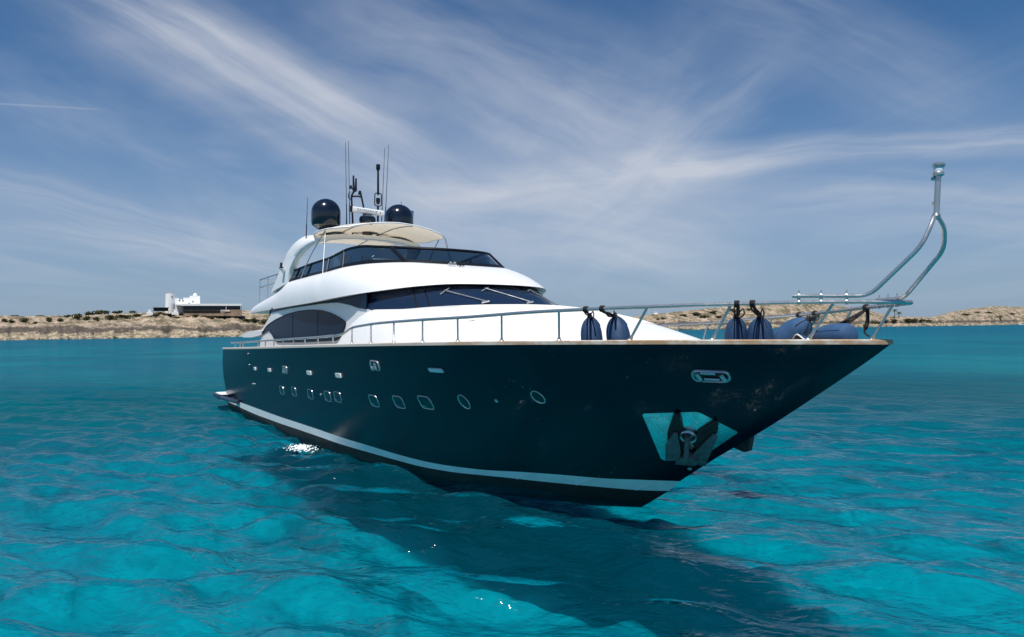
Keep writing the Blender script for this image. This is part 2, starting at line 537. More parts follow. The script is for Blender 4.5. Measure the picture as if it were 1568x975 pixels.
class MB:
    """collects pieces of ONE part"""
    def __init__(self):
        self.v, self.f = [], []

    def add(self, verts, faces):
        k = len(self.v)
        self.v += [tuple(map(float, x)) for x in verts]
        self.f += [tuple(i + k for i in f) for f in faces]
        return self

    def grid(self, rows, close_u=False):
        """rows: list of equally long point lists"""
        n = len(rows[0])
        k = len(self.v)
        for r in rows:
            self.v += [tuple(map(float, p)) for p in r]
        for j in range(len(rows) - 1):
            for i in range(n if close_u else n - 1):
                i2 = (i + 1) % n
                self.f.append((k + j * n + i, k + j * n + i2, k + (j + 1) * n + i2, k + (j + 1) * n + i))
        return self

    def box(self, c, s, rz=0.0, ry=0.0, rx=0.0):
        m_ = Euler((rx, ry, rz)).to_matrix()
        vs = []
        for x in (-1, 1):
            for y in (-1, 1):
                for z in (-1, 1):
                    q = m_ @ Vector((x * s[0] / 2, y * s[1] / 2, z * s[2] / 2))
                    vs.append(q + Vector(c))
        self.add(vs, [(0, 1, 3, 2), (4, 6, 7, 5), (0, 4, 5, 1), (2, 3, 7, 6), (0, 2, 6, 4), (1, 5, 7, 3)])
        return self

    def tube(self, path, r, seg=10, closed=False, cap=True):
        P = [Vector(p) for p in path]
        n = len(P)
        rr = r if isinstance(r, (list, tuple)) else [r] * n
        k = len(self.v)
        prev = None
        for i in range(n):
            if closed:
                t = P[(i + 1) % n] - P[i - 1]
            else:
                t = P[min(i + 1, n - 1)] - P[max(i - 1, 0)]
            t.normalize()
            if prev is None:
                a = Vector((0, 0, 1)) if abs(t.z) < 0.9 else Vector((1, 0, 0))
                u_ = t.cross(a).normalized()
            else:
                u_ = (prev - t * prev.dot(t)).normalized()
            prev = u_
            w_ = t.cross(u_)
            for s_ in range(seg):
                a = 2 * math.pi * s_ / seg
                self.v.append(tuple(P[i] + (u_ * math.cos(a) + w_ * math.sin(a)) * rr[i]))
        m_ = n if closed else n - 1
        for i in range(m_):
            i2 = (i + 1) % n
            for s_ in range(seg):
                s2 = (s_ + 1) % seg
                self.f.append((k + i * seg + s_, k + i * seg + s2, k + i2 * seg + s2, k + i2 * seg + s_))
        if cap and not closed:
            self.f.append(tuple(k + s_ for s_ in range(seg))[::-1])
            self.f.append(tuple(k + (n - 1) * seg + s_ for s_ in range(seg)))
        return self

    def lathe(self, prof, c=(0, 0, 0), seg=32, axis=None):
        """prof: (radius, height) pairs, bottom to top, about +Z (or about `axis`)"""
        k = len(self.v)
        q = Vector((0, 0, 1)).rotation_difference(Vector(axis)).to_matrix() if axis is not None else Matrix.Identity(3)
        for (r_, h_) in prof:
            for s_ in range(seg):
                a = 2 * math.pi * s_ / seg
                self.v.append(tuple(Vector(c) + q @ Vector((r_ * math.cos(a), r_ * math.sin(a), h_))))
        for j in range(len(prof) - 1):
            for s_ in range(seg):
                s2 = (s_ + 1) % seg
                self.f.append((k + j * seg + s_, k + j * seg + s2, k + (j + 1) * seg + s2, k + (j + 1) * seg + s_))
        self.f.append(tuple(k + s_ for s_ in range(seg))[::-1])
        self.f.append(tuple(k + (len(prof) - 1) * seg + s_ for s_ in range(seg)))
        return self

    def build(self, name, material, parent=None, smooth=True, sharp=35.0):
        return mesh_obj(name, self.v, self.f, material, parent, smooth, sharp)


def empty(name, loc):
    o = bpy.data.objects.new(name, None)
    o.location = loc
    o.empty_display_size = 0.5
    COL.objects.link(o)
    return o


def tag(o, label=None, cat=None, group=None, kind=None):
    if label:
        o['label'] = label
    if cat:
        o['category'] = cat
    if group:
        o['group'] = group
    if kind:
        o['kind'] = kind
    return o


def bez(pts, n=12):
    """smooth Catmull-Rom path through points"""
    P = [Vector(p) for p in pts]
    P = [P[0] * 2 - P[1]] + P + [P[-1] * 2 - P[-2]]
    o = []
    for i in range(1, len(P) - 2):
        for k in range(n):
            t = k / n
            a, b_, c_, d_ = P[i - 1], P[i], P[i + 1], P[i + 2]
            o.append(0.5 * (2 * b_ + (c_ - a) * t + (2 * a - 5 * b_ + 4 * c_ - d_) * t * t + (3 * b_ - a - 3 * c_ + d_) * t ** 3))
    o.append(P[-2])
    return o


def fillet(pts, r, n=6):
    """polyline with rounded corners"""
    P = [Vector(p) for p in pts]
    o = [P[0]]
    for i in range(1, len(P) - 1):
        a, b_ = (P[i - 1] - P[i]), (P[i + 1] - P[i])
        d = min(r, a.length * 0.48, b_.length * 0.48)
        p0, p1 = P[i] + a.normalized() * d, P[i] + b_.normalized() * d
        for k in range(n + 1):
            t = k / n
            o.append(p0 * (1 - t) ** 2 + P[i] * 2 * t * (1 - t) + p1 * t * t)
    o.append(P[-1])
    return o


def round_poly(pts, rad, n=5):
    """closed 2-D polygon with rounded corners; rad one number or one per corner"""
    L = len(pts)
    o = []
    for i in range(L):
        p0, p, p1 = (np.array(pts[i - 1], float), np.array(pts[i], float), np.array(pts[(i + 1) % L], float))
        r_ = rad[i] if isinstance(rad, (list, tuple)) else rad
        a, b_ = p0 - p, p1 - p
        la, lb = np.linalg.norm(a), np.linalg.norm(b_)
        d = min(r_, la * 0.49, lb * 0.49)
        q0, q1 = p + a / la * d, p + b_ / lb * d
        for k in range(n + 1):
            t = k / n
            o.append(tuple(q0 * (1 - t) ** 2 + p * 2 * t * (1 - t) + q1 * t * t))
    return o

# ------------------------------------------------------------------ sea, sea bed
def axis(lo, hi, step, far, g=1.07):
    a = list(np.arange(lo, hi + step * 0.5, step))
    s_, x = step, a[-1]
    right = []
    while x < far:
        s_ *= g
        x += s_
        right.append(x)
    s_, x = step, a[0]
    left = []
    while x > -far:
        s_ *= g
        x -= s_
        left.append(x)
    return np.array(left[::-1] + a + right)


def sheet(name, X, Y, Z, material):
    nx, ny = len(X), len(Y)
    GX, GY = np.meshgrid(X, Y, indexing='ij')
    co = np.stack([GX, GY, Z], -1).reshape(-1, 3)
    i = np.arange(nx - 1)[:, None] * ny + np.arange(ny - 1)[None, :]
    q = np.stack([i, i + ny, i + ny + 1, i + 1], -1).reshape(-1, 4)
    me = bpy.data.meshes.new(name)
    me.vertices.add(len(co))
    me.vertices.foreach_set('co', co.astype(np.float32).ravel())
    me.loops.add(q.size)
    me.loops.foreach_set('vertex_index', q.astype(np.int32).ravel())
    me.polygons.add(len(q))
    me.polygons.foreach_set('loop_start', np.arange(0, q.size, 4, dtype=np.int32))
    me.polygons.foreach_set('use_smooth', np.ones(len(q), dtype=bool))
    me.update()
    me.validate()
    me.materials.append(material)
    o = bpy.data.objects.new(name, me)
    COL.objects.link(o)
    return o


def waves(GX, GY, sp, n=120, lo=0.50, hi=4.5, amp=0.0082, seed=3):
    rg = np.random.default_rng(seed)
    Z = np.zeros_like(GX)
    base = WIND
    for k in range(n):
        lam = lo * (hi / lo) ** rg.random()
        th = base + rg.normal(0, 0.42)
        kk = 2 * math.pi / lam
        a = amp * lam ** 0.62 * rg.uniform(0.6, 1.3)
        ph = kk * (GX * math.cos(th) + GY * math.sin(th)) + rg.random() * 6.28
        fade = np.clip((lam / sp - 3.0) / 4.0, 0, 1)
        s_ = np.sin(ph)
        Z += a * fade * (s_ + 0.22 * np.cos(2 * ph))
    return Z


X = axis(-8, 42, 0.13, 9000, 1.035)
Y = axis(-26, 12, 0.13, 9000, 1.035)
sxp = np.gradient(X)
syp = np.gradient(Y)
GX, GY = np.meshgrid(X, Y, indexing='ij')
SP = np.maximum(sxp[:, None], syp[None, :])
rg = np.hypot(GX - 34, GY + 6)
gust = 0.8 + 0.3 * np.sin(GX * 0.11 + 1.3 * np.sin(GY * 0.07)) * np.cos(GY * 0.13 + 0.5)
ZW = waves(GX, GY, SP) * gust
water = sheet('water', X, Y, ZW, M['water'])
tag(water, kind='structure')

Xb = axis(-6, 42, 0.13, 9000, 1.12)
Yb = axis(-18, 12, 0.13, 9000, 1.12)
gx, gy = np.meshgrid(Xb, Yb, indexing='ij')
spb = np.maximum(np.gradient(Xb)[:, None], np.gradient(Yb)[None, :])
ZB = -2.7 + waves(gx, gy, spb, n=80, lo=0.7, hi=3.0, amp=0.022, seed=9)
bed = sheet('sea_bed', Xb, Yb, ZB, M['bed'])
tag(bed, kind='structure')


# ------------------------------------------------------------------ the coast
def pchip(xs, ys):
    xs = np.asarray(xs, float)
    ys = np.asarray(ys, float)
    h = np.diff(xs)
    dl = np.diff(ys) / h
    mm = np.zeros(len(xs))
    for i in range(1, len(xs) - 1):
        if dl[i - 1] * dl[i] > 0:
            w1 = 2 * h[i] + h[i - 1]
            w2 = h[i] + 2 * h[i - 1]
            mm[i] = (w1 + w2) / (w1 / dl[i - 1] + w2 / dl[i])
    mm[0] = dl[0]
    mm[-1] = dl[-1]

    def f(x):
        x = np.clip(np.asarray(x, float), xs[0], xs[-1])
        i = np.clip(np.searchsorted(xs, x) - 1, 0, len(xs) - 2)
        t = (x - xs[i]) / h[i]
        return ys[i] * (1 + 2 * t) * (1 - t) ** 2 + mm[i] * h[i] * t * (1 - t) ** 2 + ys[i + 1] * t * t * (3 - 2 * t) + mm[i + 1] * h[i] * t * t * (t - 1)
    return f


# the coast runs across the bay about half a kilometre off: s = metres along it, t = metres inland
T_B = lambda s: s / 540.0                         # bearing tangent
RIDGE = pchip([-700, -480, -368, -330, -290, -250, -215, -195, -165, -140, -60, 40, 80, 105, 130, 160, 185, 205, 232, 250, 265, 280, 300, 313, 333, 352, 372, 420, 600],
              [17, 17.5, 17.6, 17.0, 17.8, 19.0, 19.2, 19.0, 16.5, 12.5, 9, 7, 9.0, 12.0, 14.2, 17.0, 18.2, 18.8, 16.5, 14.0, 9.5, 7.0, 6.2, 9.5, 12.5, 13.8, 12.8, 14, 12])


def hsh(a, b, k=0.0):
    return (np.sin(a * 0.137 + 1.7 * np.sin(b * 0.093 + k) + k) + np.sin(a * 0.311 + b * 0.21 + 2.1 * k) * 0.6
            + np.sin(a * 0.71 - b * 0.53 + 1.3 * np.sin(a * 0.19 + k)) * 0.35 + np.sin(a * 1.43 + b * 1.1 + k) * 0.2)


FH = (math.cos(YAW), math.sin(YAW))
RH = (math.sin(YAW), -math.cos(YAW))


def shore(s):
    """distance of the water's edge: the coast is a straight line running away to the right"""
    return 1.0 / (0.002994 - 1.244e-6 * (784 + 1150 * np.asarray(s, float) / 540.0))


def ksc(s):
    return float(shore(s)) / 506.0


def coast_pt(s, t):
    """world XY of a point s along the coast, t inland"""
    D = float(shore(s)) + t * ksc(s)
    q = s / 540.0
    return CAM_P.x + D * (FH[0] + q * RH[0]), CAM_P.y + D * (FH[1] + q * RH[1])


def ground(s, t):
    s = np.asarray(s, float)
    t = np.asarray(t, float)
    tt = t + 2.2 * hsh(s * 1.6, 0 * s, 0.4)
    top = RIDGE(s)
    ledge = np.clip((tt + 1) / 2.5, 0, 1) * 1.9 + np.clip((tt - 7) / 3.0, 0, 1) * 2.6
    u_ = np.clip((tt - 9) / 46.0, 0, 1)
    slope = (top - 4.5) * (u_ ** 0.85)
    back = -np.clip((t - 110) / 120.0, 0, 1) * 6
    z = ledge + slope + back + np.clip(t / 6, 0, 1) * 0.38 * hsh(s * 1.1, t * 1.7, 2.0) * np.clip(1.2 - u_ * 0.6, 0, 1)
    return np.where(tt < -1, -1.5, np.minimum(z, top + 3.2)) * shore(s) / 506.0


ss = np.arange(-425, 452, 1.2)
tt = np.array([-9, -6, -4, -2.5, -1, 0, 1, 2, 3, 4, 5, 6, 7, 8, 9, 10, 11.5, 13, 15, 17, 19, 22, 25, 28, 31, 34, 37, 40, 44, 48, 52, 56, 62, 70, 80, 95, 115, 140, 180, 240])
rows = []
for t in tt:
    zz_ = ground(ss, np.full_like(ss, t))
    rough = 0.45 if 0 < t < 12 else (0.22 if t < 60 else 0.1)
    zz_ = zz_ + (RNG.normal(0, rough, len(ss)) * np.array([ksc(q) for q in ss]) if t > 0 else 0)
    rows.append([(*coast_pt(s, t), z) for s, z in zip(ss, zz_)])
mb = MB()
mb.grid(rows)
land = mb.build('headland', M['land'], None, True, 0)
tag(land, kind='structure')


def on_coast(s, t, dz=0.0):
    x, y = coast_pt(s, t)
    return Vector((x, y, float(ground(s, t)) + dz))


def bush_mesh(name, seed, n=420, flat=0.62, leaf=0.26):
    rg = np.random.default_rng(seed)
    blobs = [(rg.uniform(-0.55, 0.55), rg.uniform(-0.45, 0.45), rg.uniform(0.15, 0.42), rg.uniform(0.28, 0.55)) for _ in range(7)]
    vs, fs = [], []
    for i in range(n):
        bx, by, bz, br = blobs[rg.integers(len(blobs))]
        d = rg.normal(size=3)
        d /= np.linalg.norm(d)
        rr = br * rg.uniform(0.6, 1.08)
        c = np.array([bx + d[0] * rr, by + d[1] * rr, max(0.0, bz + d[2] * rr * flat)])
        a = rg.normal(size=3)
        a /= np.linalg.norm(a)
        e = np.cross(a, rg.normal(size=3))
        e /= np.linalg.norm(e)
        l = leaf * rg.uniform(0.5, 1.1)
        k = len(vs)
        vs += [c - a * l * 0.5, c + e * l * 0.35, c + a * l * 0.5, c - e * l * 0.35]
        fs.append((k, k + 1, k + 2, k + 3))
    me = bpy.data.meshes.new(name)
    me.from_pydata([tuple(v) for v in vs], [], fs)
    me.materials.append(M['leaf'])
    return me


BM = [bush_mesh('shrub', s) for s in (1, 2, 3, 4)]


def shrub(s, t, wdt, hgt, label, group, k, cat='shrub'):
    o = bpy.data.objects.new('shrub', BM[k % 4])
    o.location = on_coast(s, t, -0.1)
    o.scale = Vector((wdt / 1.7, wdt / 1.7, hgt / 0.95)) * ksc(s)
    o.rotation_euler = (0, 0, k * 1.9)
    COL.objects.link(o)
    tag(o, label, cat, group)
    return o


def s_of(u, t):
    return (u - 784) / 1150.0 * 540.0


def t_of(u, v):
    """inland distance at which the slope shows at height v of the photo's scale"""
    s = s_of(u, 0)
    best, bt = 9e9, 30
    for t in np.arange(2, 70, 1.0):
        d = float(shore(s)) + t * ksc(s)
        vv = 508.1 - 0.00995 * u - (float(ground(s, t)) - 3.75) / d * 1150
        if abs(vv - v) < best:
            best, bt = abs(vv - v), t
    return s, bt


def putshrub(u, v, wpx, hpx, label, group, k):
    s, t = t_of(u, v + hpx * 0.45)
    sc = 0.48
    shrub(s, t, wpx * sc, hpx * sc * 1.15, label, group, k)


left_sh = [(7, 489, 9, 7), (18, 491, 10, 7), (36, 489, 13, 8), (75, 489, 11, 9), (92, 489, 9, 7), (134, 486, 13, 8), (147, 487, 8, 8),
           (166, 485, 18, 9), (54, 493, 7, 4), (104, 483, 12, 4), (62, 483, 15, 3), (22, 483, 14, 3)]
for k, (u, v, a, h_) in enumerate(left_sh):
    putshrub(u, v, a, h_, 'low grey green shrub on the pale rocky slope far from the white mill', 'shrubs dotted on the rocky headland', k)
putshrub(117, 483, 15, 10, 'largest round dark green bush standing alone on the headland ridge', None, 2)
for k, (u, v, a, h_) in enumerate([(137, 479, 16, 8), (150, 477, 20, 9), (162, 474, 14, 7), (176, 474, 10, 5), (184, 474, 12, 6), (203, 473, 10, 5)]):
    putshrub(u, v, a, h_, 'dark bush in the row on the ridge leading up to the white mill', 'bushes along the ridge beside the mill', k + 1)
for k, (u, v, a, h_) in enumerate([(190, 483, 26, 5), (212, 482, 22, 5), (236, 481, 16, 4), (262, 481, 15, 4), (280, 480, 10, 5), (300, 482, 14, 4), (313, 483, 8, 4), (323, 486, 9, 4)]):
    putshrub(u, v, a, h_, 'flat olive scrub patch on the slope just below the restaurant terrace', 'scrub below the restaurant', k)
for k, (u, v, a, h_) in enumerate([(378, 489, 14, 6), (390, 490, 16, 8), (404, 491, 18, 9), (420, 493, 18, 8)]):
    putshrub(u, v, a, h_, 'dark bush on the low ground between the restaurant and the yacht stern', 'bushes behind the yacht stern', k)
for k, (u, v, a, h_) in enumerate([(1016, 487, 10, 3), (1008, 488, 7, 3), (1046, 482, 11, 4), (1064, 480, 20, 4), (1078, 484, 17, 5), (1092, 477, 18, 4), (1120, 474, 22, 5), (1146, 473, 14, 3), (1100, 484, 13, 3)]):
    putshrub(u, v, a, h_, 'dark low shrub on the crest of the pale dune behind the bow rail', 'shrubs on the dune', k)
for k, (u, v, a, h_) in enumerate([(1340, 493, 18, 5), (1356, 491, 16, 6), (1366, 490, 14, 5), (1388, 489, 16, 5), (1398, 489, 16, 5), (1410, 490, 16, 4), (1420, 490, 14, 4)]):
    putshrub(u, v, a, h_, 'dark hedge like bush on the low neck of land near the palm trees', 'bushes on the low neck of land', k)
for k, (u, v, a, h_) in enumerate([(1478, 481, 12, 4), (1496, 478, 14, 3), (1530, 485, 9, 3), (1512, 478, 12, 3), (1548, 480, 12, 3)]):
    putshrub(u, v, a, h_, 'sparse dark shrub on the bare hill at the far side of the bay', 'shrubs on the bare hill', k)


def palm(u, hgt, label):
    s, t = s_of(u, 0), 30
    K = ksc(s)
    hgt *= K
    p0 = on_coast(s, t, -0.2)
    root = empty('palm_tree', p0)
    tag(root, label, 'palm')
    mb = MB().tube(bez([p0, p0 + Vector((0.1, 0.1, hgt * 0.5)), p0 + Vector((0.25, 0.1, hgt))], 4), [0.28 * K] * 4 + [0.2 * K] * 5, 8)
    mb.build('trunk', M['bark'], root)
    fr = MB()
    c = p0 + Vector((0.25, 0.1, hgt))

    for k in range(16):
        a = k * 2.4
        el = 0.9 - 1.3 * (k / 16)
        d = Vector((math.cos(a) * math.cos(el), math.sin(a) * math.cos(el), math.sin(el)))
        n_ = d.cross(Vector((0, 0, 1))).normalized()
        pts = [c + (d * l - Vector((0, 0, 0.16 * l * l))) * K for l in (0, 0.7, 1.4, 2.0, 2.5)]
        ws = tuple(K * q for q in (0.1, 0.32, 0.34, 0.24, 0.04))
        fr.grid([[p_ - n_ * w_ - Vector((0, 0, w_ * 0.5)) for p_, w_ in zip(pts, ws)], pts, [p_ + n_ * w_ - Vector((0, 0, w_ * 0.5)) for p_, w_ in zip(pts, ws)]])
    fr.build('crown', M['leaf'], root)


palm(1370, 5.6, 'taller of the two lone palm trees on the low neck of land')
palm(1376.5, 3.6, 'shorter palm tree right beside the taller palm on the low land')


# buildings, 0.478 m to a photo pixel at their distance; local frame: a along the coast, b inland, c up
def bframe(u, t, z):
    s = s_of(u, 0)
    x, y = coast_pt(s, t)
    k = ksc(s)
    q = Vector((FH[0] + s / 540.0 * RH[0], FH[1] + s / 540.0 * RH[1], 0)).normalized()
    alo = Vector((q.y, -q.x, 0))
    o = Vector((x, y, z * k))

    def F(a_, b_, c_):
        return o + (alo * a_ + q * b_ + Vector((0, 0, c_))) * k
    F.k = k
    return F


def sc(prof, k):
    return [(r_ * k, h_ * k) for r_, h_ in prof]


def bbox(mb, F, a0, a1, b0, b1, c0, c1):
    vs = [F(a, b_, c) for a in (a0, a1) for b_ in (b0, b1) for c in (c0, c1)]
    mb.add(vs, [(0, 1, 3, 2), (4, 6, 7, 5), (0, 4, 5, 1), (2, 3, 7, 6), (0, 2, 6, 4), (1, 5, 7, 3)])
    return mb


GZ = 18.3
F = bframe(260.5, 52, GZ)
tw = empty('mill_tower', F(0, 0, 0))
tag(tw, 'round white tapered mill tower rising beside the white house on the headland', 'tower')
MB().lathe(sc([(3.45, -2.0), (3.4, 1.0), (3.05, 13.6), (3.05, 13.9), (2.75, 13.9), (2.7, 13.5)], F.k), F(0, 0, 0), 28).build('tower_wall', M['plaster'], tw)
MB().lathe(sc([(2.68, 13.5), (1.6, 14.2), (0.2, 14.55)], F.k), F(0, 0, 0), 20).build('roof', M['terracotta'], tw)
wn = MB()
bbox(wn, F, 1.0, 1.7, -3.16, -2.6, 10.9, 12.1)
wn.build('window', M['dark_glazing'], tw)

F = bframe(288, 52, GZ)
hs = empty('white_house', F(0, 0, 0))
tag(hs, 'white cubic house with stepped roof between the mill tower and the restaurant', 'house')
mb = MB()
bbox(mb, F, -9.2, 8.2, -3.5, 5, -1.5, 9.4)
bbox(mb, F, -3.2, 8.2, -3.48, 5, 9.4, 10.6)
bbox(mb, F, 1.0, 8.2, -3.46, 5, 10.6, 12.0)
bbox(mb, F, -9.2, -6.2, -3.47, 4, 9.4, 10.3)
mb.build('wall', M['plaster'], hs, False)
MB().lathe(sc([(1.5, 11.95), (1.5, 13.0), (1.1, 13.8), (0.3, 14.1)], F.k), F(5.0, -1, 0), 16).build('chimney', M['plaster'], hs)
for a0, c0 in ((3.0, 7.0), (0.4, 5.6), (-6.0, 7.8), (-3.8, 7.8)):
    wn = MB()
    bbox(wn, F, a0, a0 + 0.75, -3.56, -3.2, c0, c0 + 1.3)
    wn.build('window', M['dark_glazing'], hs, False)

F = bframe(319, 40, GZ)
rs = empty('restaurant_pavilion', F(0, 0, 0))
tag(rs, 'long low restaurant with flat white roof and dark glazing above stone base', 'restaurant')
mb = MB()
bbox(mb, F, -17.5, 22.6, -5.2, 6, 4.0, 5.5)
bbox(mb, F, -21.5, -17.5, -3.0, 6, 4.3, 5.4)
mb.build('roof', M['plaster'], rs, False)
mb = MB()
bbox(mb, F, -16.5, 21.8, -4.2, 5.5, 1.2, 4.0)
mb.build('glazing', M['dark_glazing'], rs, False)
mb = MB()
bbox(mb, F, 14.9, 22.9, -4.9, 5.6, -3.6, 1.2)
bbox(mb, F, 8.2, 11.0, -4.9, 5.6, -3.4, 0.2)
mb.build('stone_base', M['stone'], rs, False)
mb = MB()
bbox(mb, F, -16.5, 14.9, -4.5, 5.6, -1.0, -0.1)
mb.build('parapet', M['dark_wood'], rs, False)
mb = MB()
bbox(mb, F, -16.4, 14.8, -4.4, 5.5, -3.4, -1.0)
mb.build('base_wall', M['stone'], rs, False)
mb = MB()
bbox(mb, F, -16.5, 8.2, -4.9, -4.6, -0.1, 1.2)
mb.build('balustrade', M['dark_wood'], rs, False)
for a in (-17, -12, -7, -2, 3, 8, 12, 15.2, 17.5, 20, 22.4):
    mb = MB()
    bbox(mb, F, a - 0.14, a + 0.14, -5.0, -4.7, -0.1 if a < 15 else 1.2, 4.0)
    mb.build('post', M['dark_wood'] if a != 12 else M['plaster'], rs, False)

F = bframe(247, 44, GZ - 0.3)
pg = empty('pergola', F(0, 0, 0))
tag(pg, 'dark timber pergola over the terrace at the foot of the mill tower', 'pergola')
mb = MB()
bbox(mb, F, -5.5, 5.0, -2, 4, 3.4, 3.8)
for i in range(9):
    bbox(mb, F, -5.5 + i * 1.3, -5.3 + i * 1.3, -2.3, 4.3, 3.8, 4.0)
mb.build('roof', M['dark_wood'], pg, False)
for a in (-5.2, -2, 1.4, 4.6):
    mb = MB()
    bbox(mb, F, a - 0.13, a + 0.13, -1.8, -1.5, -1, 3.4)
    mb.build('post', M['dark_wood'], pg, False)
mb = MB()
bbox(mb, F, -5, 4.6, 2.6, 3.0, 1.2, 3.4)
mb.build('back_wall', M['dark_wood'], pg, False)
for u, nm in ((229, 'low white gate pier at the outer end of the restaurant terrace'), (268, 'square white pier between the pergola and the restaurant roof')):
    F = bframe(u, 40, GZ - 1.0)
    mb = MB()
    bbox(mb, F, -1.0, 1.0, -0.8, 0.8, -1.0, 3.0)
    bbox(mb, F, -2.2, 2.2, -1.0, 1.0, -1.0, 1.0)
    tag(mb.build('white_pier', M['plaster'], None, False), nm, 'pier')

# a small white motor boat at the right edge and a white hut on the dune
x, y = coast_pt(s_of(1566, 0), -20)
bo = empty('motor_boat', (x, y, 0))
tag(bo, 'small white motor boat moored off the bare hill', 'boat')
mb = MB()
F2 = lambda l, wd, z: (x + l * math.sin(YAW) * -1 + wd * math.cos(YAW), y + l * math.cos(YAW) + wd * math.sin(YAW), z)
rows = []
for k in range(9):
    q = k / 8
    hw = 1.1 * (1 - q ** 2.4) + 0.03
    l = -3 + 6.4 * q
    zt = 0.9 + 0.4 * q
    rows.append([F2(l - 0.5 * q, -hw * 0.7, -0.2), F2(l, -hw, zt), F2(l, -hw * 0.8, zt + 0.03), F2(l, hw * 0.8, zt + 0.03), F2(l, hw, zt), F2(l - 0.5 * q, hw * 0.7, -0.2)])
mb.grid(rows)
mb.f.append((0, 1, 2, 3, 4, 5))
mb.build('hull', M['plaster'], bo)
mb = MB()
vs = [F2(-0.6, -0.7, 0.95), F2(1.4, -0.6, 1.0), F2(1.4, 0.6, 1.0), F2(-0.6, 0.7, 0.95), F2(-0.6, -0.6, 1.75), F2(0.5, -0.5, 1.75), F2(0.5, 0.5, 1.75), F2(-0.6, 0.6, 1.75)]
mb.add(vs, [(0, 1, 5, 4), (1, 2, 6, 5), (2, 3, 7, 6), (3, 0, 4, 7), (4, 5, 6, 7)])
mb.build('cabin', M['dark_glazing'], bo, False)
F = bframe(1004.5, 62, float(ground(s_of(1004.5, 0), 62)) / ksc(s_of(1004.5, 0)))
ht = empty('white_hut', F(0, 0, 0))
tag(ht, 'tiny white hut on the dune crest seen just above the foredeck', 'hut')
mb = MB()
bbox(mb, F, -1.3, 1.3, -1, 1, -0.5, 2.0)
mb.build('wall', M['plaster'], ht, False)
mb = MB()
bbox(mb, F, -1.5, 1.5, -1.2, 1.2, 2.0, 2.2)
mb.build('roof', M['plaster'], ht, False)
F = bframe(993.5, 62, float(ground(s_of(993.5, 0), 62)) / ksc(s_of(993.5, 0)))
po = MB().tube([F(0, 0, -0.5), F(0, 0, 7.5)], 0.09, 6).build('flag_pole', M['white2'])
tag(po, 'thin bare white pole on the dune beside the white hut', 'pole')

# ------------------------------------------------------------------ the yacht: x forward from the transom, y to port, z up from the water
B_WL = pchip([0, .3, 1.03, 1.85, 2.7, 4.25, 6.14, 8.05, 10.5, 13.1, 18.4, 25.7],
             [0, .22, .68, 1.15, 1.58, 2.19, 2.74, 3.09, 3.42, 3.52, 3.49, 3.4])
B_DK = pchip([0, .25, .67, 1.25, 1.84, 2.43, 3.0, 3.6, 4.18, 4.77, 5.36, 5.94, 6.5, 7.1, 7.7, 8.3, 8.9, 11, 15, 22, 31.1],
             [0, .36, .76, 1.17, 1.55, 1.92, 2.22, 2.5, 2.74, 2.92, 3.11, 3.3, 3.47, 3.63, 3.75, 3.84, 3.91, 4.0, 4.02, 3.95, 3.62])
STEM = pchip([-1.5, -.8, -.25, 0, .75, 1.3, 2.06, 2.65, 3.58, 4], [15.5, 20.5, 24.4, 25.66, 26.75, 27.6, 28.85, 29.75, 31.09, 31.6])
TRANS = pchip([-1.5, 0, .3, 1.37, 2.0, 2.51, 4], [.5, .22, .12, -.07, .12, .50, .9])
SHEER = pchip([0, 4, 8, 12, 16, 20, 24, 27, 29, 31.1], [2.495, 2.629, 2.775, 2.928, 3.082, 3.232, 3.374, 3.471, 3.53, 3.587])
ZB_ = pchip([0, 5.5, 9.6, 14.9, 17.7, 19.3, 20.3, 21.3, 22.4, 23.2, 24, 25, 25.8, 26.6], [.0, .03, .12, .25, .23, .21, .19, .21, .28, .33, .36, .40, .43, .50])
ZT_ = pchip([0, 5.6, 9.7, 15, 17.9, 19.4, 20.8, 22.4, 23.6, 24.5, 25.3, 26, 26.9], [.18, .30, .37, .48, .44, .39, .36, .42, .53, .59, .62, .68, .75])


def half(x, z):
    x = np.asarray(x, float)
    z = np.asarray(z, float)
    v = np.clip(z / SHEER(x), 0, 1)
    d = np.maximum(STEM(z) - x, 0)
    w_ = v ** 1.25
    b_ = B_WL(d) * (1 - w_) + B_DK(d) * w_
    k = np.clip(1 - (np.minimum(z, 0) / -1.45) ** 2, 0.02, 1) ** .7
    return b_ * k


def hp(x, z, off=0.0):
    """a point on the starboard side of the hull, pushed out by off"""
    e = 0.02
    y = float(half(x, z))
    if off:
        nx = Vector((1, -(float(half(x + e, z)) - y) / e, 0))
        nz = Vector((0, -(float(half(x, z + e)) - y) / e, 1))
        n_ = nx.cross(nz)
        if n_.y > 0:
            n_ = -n_
        n_.normalize()
        return Vector((x, -y, z)) + n_ * off
    return Vector((x, -y, z))


yacht = empty('motor_yacht', (15.0, 0, 0))
tag(yacht, 'large motor yacht with navy hull and white superstructure at anchor in turquoise water', 'yacht')

NS = 90
gs = 1 - (1 - np.linspace(0, 1, NS)) ** 1.9


def hull_row(zf):
    out = []
    for g in gs:
        x = g * 28.0
        for _ in range(8):
            z = float(zf(x))
            xs_, xt_ = float(STEM(z)), float(TRANS(z))
            x = xt_ + (xs_ - xt_) * g
        z = float(zf(x))
        y = 0.0 if g > 0.9999 else float(half(x, z))
        out.append((x, y, z))
    return out


rows_af = [hull_row(lambda x, k=k: k) for k in (-1.4, -1.1, -.7, -.3)] + [hull_row(lambda x: 0.0 * x - 0.02), hull_row(lambda x: ZB_(x))]
r_zb = rows_af[-1]
r_zt = hull_row(lambda x: ZT_(x))
tops = [r_zt] + [hull_row(lambda x, k=k: ZT_(x) + (SHEER(x) - ZT_(x)) * k) for k in np.linspace(0, 1, 19)[1:]]


